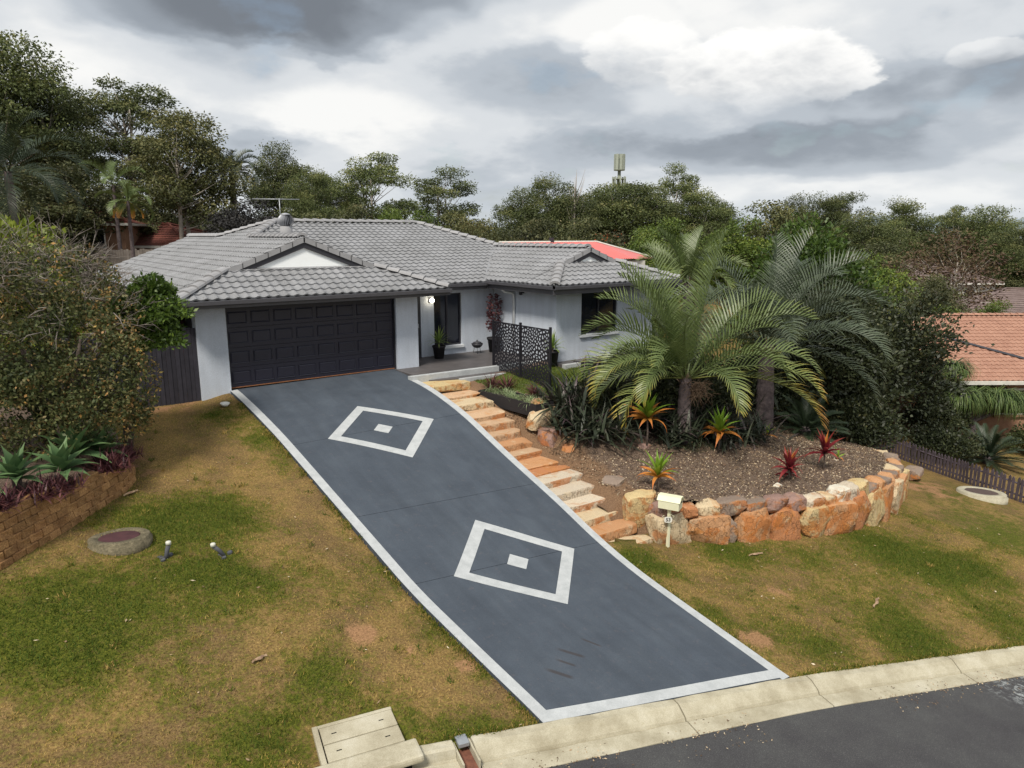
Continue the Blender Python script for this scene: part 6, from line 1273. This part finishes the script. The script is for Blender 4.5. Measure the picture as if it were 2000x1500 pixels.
TP['dense'] = [(grow(s_, 12.5, 3.0, 3.2, 62, 560, .15, 1.0), 12.5, 3.0) for s_ in (1, 2, 3, 4)]
TP['airy'] = [(grow(s_, 12.5, 2.8, 4.2, 48, 400, .145, .68, airy=True, trunk_r=.15, forks=2), 12.5, 2.8) for s_ in (11, 12, 13, 14)]
TP['round'] = [(grow(21, 10.4, 2.45, 3.0, 60, 420, .14, .75, forks=2, trunk_r=.13), 10.4, 2.45)]
TP['bush'] = [(grow(s_, 7.5, 2.0, .6, 46, 400, .14, .75, trunk_r=.10), 7.5, 2.0) for s_ in (31, 32, 33)]
TP['rusty'] = [(grow(41, 9.5, 3.0, 1.8, 70, 80, .18, .8, airy=True, trunk_r=.12, forks=2), 9.5, 3.0)]
MK = {'dense': ('dense', 'gum_leaf'), 'airy': ('airy', 'gum_leaf'), 'round': ('round', 'gum_leaf_olive'), 'bush': ('bush', 'bush_leaf'), 'darkb': ('bush', 'purple_bush_leaf'), 'lush': ('bush', 'green_bush_leaf'), 'olive': ('bush', 'gum_leaf_olive'), 'rusty': ('rusty', 'rusty_leaf'), 'redf': ('bush', 'red_flower_leaf')}
CM = {}
for k, (x, y, z, h, r, kd, lab) in enumerate(TREES):
    tp, mt = MK[kd]; (tm, cm), H, RR = TP[tp][k % len(TP[tp])]
    if (id(cm), mt) not in CM:
        m2 = cm.copy(); m2.materials.append(MAT[mt]); CM[(id(cm), mt)] = m2
    if not tm.materials: tm.materials.append(MAT['gum_bark'])
    t = thing({'dense': 'gum_tree', 'airy': 'gum_tree', 'round': 'round_tree', 'redf': 'flowering_tree', 'rusty': 'bare_tree'}.get(kd, 'bushy_tree'), lab, 'tree', (x, y, z - .2), random.Random(k).uniform(0, 6.28), 'trees beyond the house')
    t.scale = (r / RR * 1.3, r / RR * 1.3, h / H * 1.07)
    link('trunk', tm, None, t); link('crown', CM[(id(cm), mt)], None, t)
# woods that read as one mass far behind
rng = np.random.default_rng(99); VV = []; TT = []; n0 = 0
for k in range(330):
    a = R(rng.uniform(-10, 82)); D = rng.uniform(75, 230) if k > 120 else rng.uniform(55, 80); x = -5.2 + math.sin(a) * D; y = -19 + math.cos(a) * D; z = float(ground_z(x, y))
    if a > R(58) and D < 95: D += 60; x = -5.2 + math.sin(a) * D; y = -19 + math.cos(a) * D; z = float(ground_z(x, y))
    top = 3.95 + D * rng.uniform(-.012, .016) * (1 if k > 120 else .6); h = max(3., top - z); r = rng.uniform(2.0, 4.5)
    nl_ = 480; d = unit(rng.normal(size=(nl_, 3))); C = np.array([x, y, z + h * .55]) + d * np.array([r, r, h * .48]) * (rng.uniform(.35, 1, nl_) ** .4)[:, None] + rng.normal(0, .3, (nl_, 3))
    V, F = leaf_arrays(C, d * .5 + rng.normal(0, .6, (nl_, 3)), (.0035 * D + .12) * rng.uniform(.6, 1.3, nl_), (.0035 * D + .12) * .27 * rng.uniform(.7, 1.3, nl_), rng); VV.append(V); TT.append(np.repeat(np.clip(.15 + .5 * rng.random() + .25 * d[:, 2] + rng.normal(0, .12, nl_), 0, 1), 4))
V = np.concatenate(VV); F = np.arange(len(V)).reshape(-1, 4)
tag(link('distant_woods', mesh('distant_woods', V, F, tint=np.concatenate(TT)), 'bush_leaf'), 'dark mass of distant woodland behind the single trees', 'woods', kind='stuff')
# far palms
def gz_(x, y): return float(ground_z(x, y))
far_fr = lambda L, n, s_: [(k * 2.4 + s_, 1.25 - 1.5 * k / n, L, 1.4 + .9 * k / n, .1) for k in range(n)]
palm('feather_palm', 'slim palm with a curved bright green crown over the red roof', (1.9, 27.1, gz_(1.9, 27.1)), 5.6, .10, far_fr(1.9, 9, 1), 'palm_leaf', seed=21, boot=False)
palm('feather_palm', 'slim palm with orange dead fronds beside the red roof', (1.7, 22.1, gz_(1.7, 22.1)), 4.9, .09, far_fr(1.5, 8, 2) + [(k * 1.3, -.6, 1.0, 1.0, 1.0) for k in range(4)], 'palm_leaf', seed=22, boot=False)
palm('fan_palm', 'tall shaggy palm just right of the rounded tree', (9.2, 30., gz_(9.2, 30.)), 7.6, .2, far_fr(1.9, 26, 0), 'palm_leaf_dark', seed=23, boot=False)
palm('feather_palm', 'large dark palm with drooping fronds at the left edge', (-3.3, 18.4, gz_(-3.3, 18.4)), 5.9, .16, far_fr(3.4, 20, 3), 'cycad_leaf', seed=24, boot=False)
# leafless tree
t = thing('dead_tree', 'thin pale leafless tree in the centre wood', 'tree', (52.4, 45.2, -4.0)); ch = [([(0, 0, 0), (0, .1, 8), (.1, .2, 12)], [.2, .14, .07])]; rn = random.Random(5)
for k in range(16): z = rn.uniform(9, 13.5); a = rn.uniform(0, 6.28); ch.append(([(.08, .15, z - 1.2), (.7 * math.cos(a), .7 * math.sin(a), z + .6), (1.1 * math.cos(a), 1.1 * math.sin(a), z + 2)], [.05, .035, .012]))
link('trunk', tubes_mesh('trunk', ch, 4), 'gum_bark', t)
# ---------------------------------------------------------------- phone tower
pmat('tower_green', (.24, .26, .20), (.19, .21, .16), scale=2, rough=.7); pmat('antenna_panel', (.36, .40, .34), (.28, .31, .26), scale=2, rough=.6)
t = thing('phone_tower', 'slender mobile phone tower with antenna panels rising above the trees', 'tower', (106.5, 92, -5.0)); tube('pole', [(0, 0, 0), (0, 0, 25.2)], [.55, .3], 'tower_green', t, 10)
for k in range(9): a = 2 * math.pi * k / 9; o = box('antenna', (-.28, .28, -.14, .14, 22.3, 25.4), 'antenna_panel', t, loc=(1.0 * math.cos(a), 1.0 * math.sin(a), 0), rot=(0, 0, a + math.pi / 2))
for k in range(8): a = 2 * math.pi * k / 8 + .2; o = box('antenna', (-.16, .16, -.1, .1, 18.3, 20.9), 'antenna_panel', t, loc=(1.35 * math.cos(a), 1.35 * math.sin(a), 0), rot=(0, 0, a + math.pi / 2))
for z, r_ in ((22.2, 1.15), (18.9, 1.45), (20.4, 1.4)): link('ring', lathe_mesh('ring', [(r_ - .12, z - .06), (r_, z - .06), (r_, z + .06), (r_ - .12, z + .06)], 16, False), 'tower_green', t)
# ---------------------------------------------------------------- neighbouring houses
pmat('brick_tan', (.34, .20, .13), (.24, .13, .08), scale=5, rough=.95, fine=.4); pmat('tile_red', (.19, .062, .045), (.12, .04, .032), scale=2, rough=.85, fine=.3, fscale=20, rnd=.1); pmat('tile_terracotta', (.40, .225, .16), (.32, .17, .12), scale=2, rough=.85, fine=.3, fscale=30, rnd=.08); pmat('tile_brown', (.20, .15, .14), (.14, .10, .09), scale=2, rough=.85); pmat('pale_render', (.62, .60, .54), rough=.9); pmat('trim_cream', (.62, .60, .55), rough=.7); pmat('red_metal', (.60, .16, .15), (.54, .14, .13), scale=1, rough=.5, spec=.4)
def hip_house(name, label, loc, rz, w, d, hw, pitch, rm, wm, courses=12):
    t = thing(name, label, 'house', loc, rz); box('wall', (-w / 2, w / 2, -d / 2, d / 2, -1.5, hw), wm, t)
    rf = link('roof', None, None, t); e = .5; W2, D2 = w / 2 + e, d / 2 + e; rise = D2 * pitch; rx = W2 - D2
    def q(name, pts): link(name, mesh(name, pts, [tuple(range(len(pts)))]), rm, rf)
    for k in range(courses):                              # stepped tile courses on all four slopes
        a, b = k / courses, (k + 1) / courses; za, zb = hw + rise * a + .03, hw + rise * b
        for s_ in (1, -1):
            q('tile_course', [(-(W2 - D2 * a) * s_, -D2 * (1 - a) * s_, za), ((W2 - D2 * a) * s_, -D2 * (1 - a) * s_, za), ((W2 - D2 * b) * s_, -D2 * (1 - b) * s_, zb), (-(W2 - D2 * b) * s_, -D2 * (1 - b) * s_, zb)])
            q('tile_course', [((W2 - D2 * a) * s_, -D2 * (1 - a) * s_, za), ((W2 - D2 * a) * s_, D2 * (1 - a) * s_, za), ((W2 - D2 * b) * s_, D2 * (1 - b) * s_, zb), ((W2 - D2 * b) * s_, -D2 * (1 - b) * s_, zb)])
    box('gutter', (-W2 - .04, W2 + .04, -D2 - .04, D2 + .04, hw - .12, hw + .015), 'trim_cream' if wm != 'grey_paling' else 'charcoal', t)
    for s_ in (-1, 1): tube('hip_cap', [(W2 * s_, -D2, hw + .06), (rx * s_, 0, hw + rise + .06), (W2 * s_, D2, hw + .06)], .09, rm, rf, 6)
    tube('ridge_cap', [(-rx, 0, hw + rise + .06), (rx, 0, hw + rise + .06)], .09, rm, rf, 6)
    for x in np.linspace(-w * .32, w * .32, 3):
        wd = box('window', (x - .6, x + .6, -d / 2 - .04, -d / 2 - .005, .9, 2.0), 'trim_cream', t); box('pane', (x - .52, x + .52, -d / 2 - .055, -d / 2 - .042, .98, 1.92), 'dark_glass', wd)
    return t
hip_house('neighbour_house', 'house with dark red tiled roof glimpsed behind the big shrub', (-.3, 33.5, 2.3), -.645 + .25, 9, 7.5, 2.3, .32, 'tile_red', 'brick_tan')
hip_house('neighbour_house', 'red-brown roofed house behind the pale tree trunks', (5.4, 33.2, 1.1), -.645 - .15, 8.0, 7.0, 2.2, .33, 'tile_red', 'brick_tan')
hip_house('neighbour_house', 'pale house with brown roof far off beyond the evergreens', (73, 17, -3.3), -.645, 14, 9, 2.6, .36, 'tile_brown', 'pale_render')
hip_house('neighbour_house', 'dim house with grey-brown roof at the right edge', (70, 5.2, -5.2), -.645 - .3, 11, 9, 2.6, .36, 'tile_brown', 'brick_tan')
t = thing('red_roofed_shed', 'building with a bright red metal roof just behind the right wing', 'shed', (22, 14, -1.5))
rf = link('roof', None, None, t)
for k in range(40):
    x0, x1 = -3.9 + k * .18, -3.9 + (k + 1) * .18
    link('roof_rib', mesh('roof_rib', [(x0, -4.2 , 4.12), (x0 + .05, -4.2, 4.16), (x1, -4.2, 4.12), (x0, -1, 5.03), (x0 + .05, -1, 5.07), (x1, -1, 5.03)], [(0, 1, 4, 3), (1, 2, 5, 4)]), 'red_metal', rf)
link('hip_end', mesh('hip_end', [(3.3, -4.2, 4.12), (3.3, -1, 5.03), (5.6, -3.6, 4.1)], [(0, 2, 1)]), 'red_metal', rf); link('back_slope', mesh('back_slope', [(-3.9, -1, 5.03), (3.3, -1, 5.03), (5.6, 3, 4.0), (-3.9, 3, 4.0)], [(0, 1, 2, 3)]), 'red_metal', rf)
tube('ridge_cap', [(-3.9, -1, 5.06), (3.3, -1, 5.06), (5.6, -3.6, 4.13)], .06, 'trim_cream', rf, 6); box('wall', (-3.5, 4.5, -3.9, 2.6, -2, 4.0), 'pale_render', t); box('roof_vent', (-.3, -.1, -1.1, -.9, 5.05, 5.3), 'charcoal', rf)
# terracotta roofed neighbour on the right, turned to face the bend in the street
nb = thing('brick_house', 'brick house with terracotta tiled roof and windows beyond the picket fence', 'house', (30.5, -7.5, -4.75), -.6435)
rf = link('roof', None, None, nb, (0, 0, 2.45)); tm2 = tile_me.copy(); tm2.materials[0] = MAT['tile_terracotta']
RC = {'roof': rf, 'V': [], 'F': [], 'tile': tm2}
roof_plane([(-5.6, 0), (14, 0), (14, 5.6), (-.0, 5.6)], (-5.6, 0), 0., (0, 1), .4, 0)
roof_plane([(-5.6, 0), (-.0, 5.6), (-5.6, 11.2)], (-5.6, 0), 0., (1, 0), .4, 0); roof_plane([(-.0, 5.6), (14, 5.6), (14, 11.2), (-5.6, 11.2)], (0, 11.2), 0., (0, -1), .4, 0)
o = link('roof_tiles', mesh('roof_tiles', RC['V'], RC['F']), 'tile_terracotta', rf); o['kind'] = 'stuff'
tm3 = cap_me.copy(); tm3.materials[0] = MAT['tile_terracotta']; sv = cap_me; cap_me = tm3; sr_ = roof; roof = rf
caps((-.0, 5.6, 2.27), (14, 5.6, 2.27)); caps((-5.6, 0, .04), (0, 5.6, 2.27)); cap_me = sv; roof = sr_
link('valley_flashing', mesh('valley_flashing', [(-1.6, 3.9, 1.66), (-1.5, 4.04, 1.71), (2.4, 1.32, .64), (2.3, 1.2, .58)], [(0, 1, 2, 3)]), 'charcoal', rf)
box('gutter', (-5.65, 14, -.12, .02, 2.30, 2.45), 'trim_cream', nb); box('soffit', (-5.5, 14, .02, .62, 2.28, 2.32), 'trim_cream', nb); box('wall', (-5.0, 13.5, .6, 10.6, -1.0, 2.28), 'brick_tan', nb)
for x in (1.1, 4.6): wd = box('window', (x - .9, x + .9, .55, .595, .8, 2.0), 'trim_cream', nb); box('pane', (x - .82, x + .0, .53, .548, .88, 1.92), 'dark_glass', wd); box('pane', (x + .04, x + .82, .53, .548, .88, 1.92), 'dark_glass', wd); box('sill', (x - 1.0, x + 1.0, .48, .59, .70, .79), 'brick_tan', wd)
# grey paling fences behind the house
t = thing('back_fence', 'weathered grey paling fence behind the left end of the roof', 'fence', (3.2, 25.6, .9), -.645 + .2)
for k in range(52): link('paling', pal[k % 3], 'grey_paling', t, (-3.6 + k * .14, 0, .35 + random.Random(k).uniform(-.04, .04)), (0, 0, 0), (1.3, 1, 1))
for z in (.7, 1.8): box('rail', (-3.7, 3.7, .02, .06, z, z + .08), 'grey_paling', t)
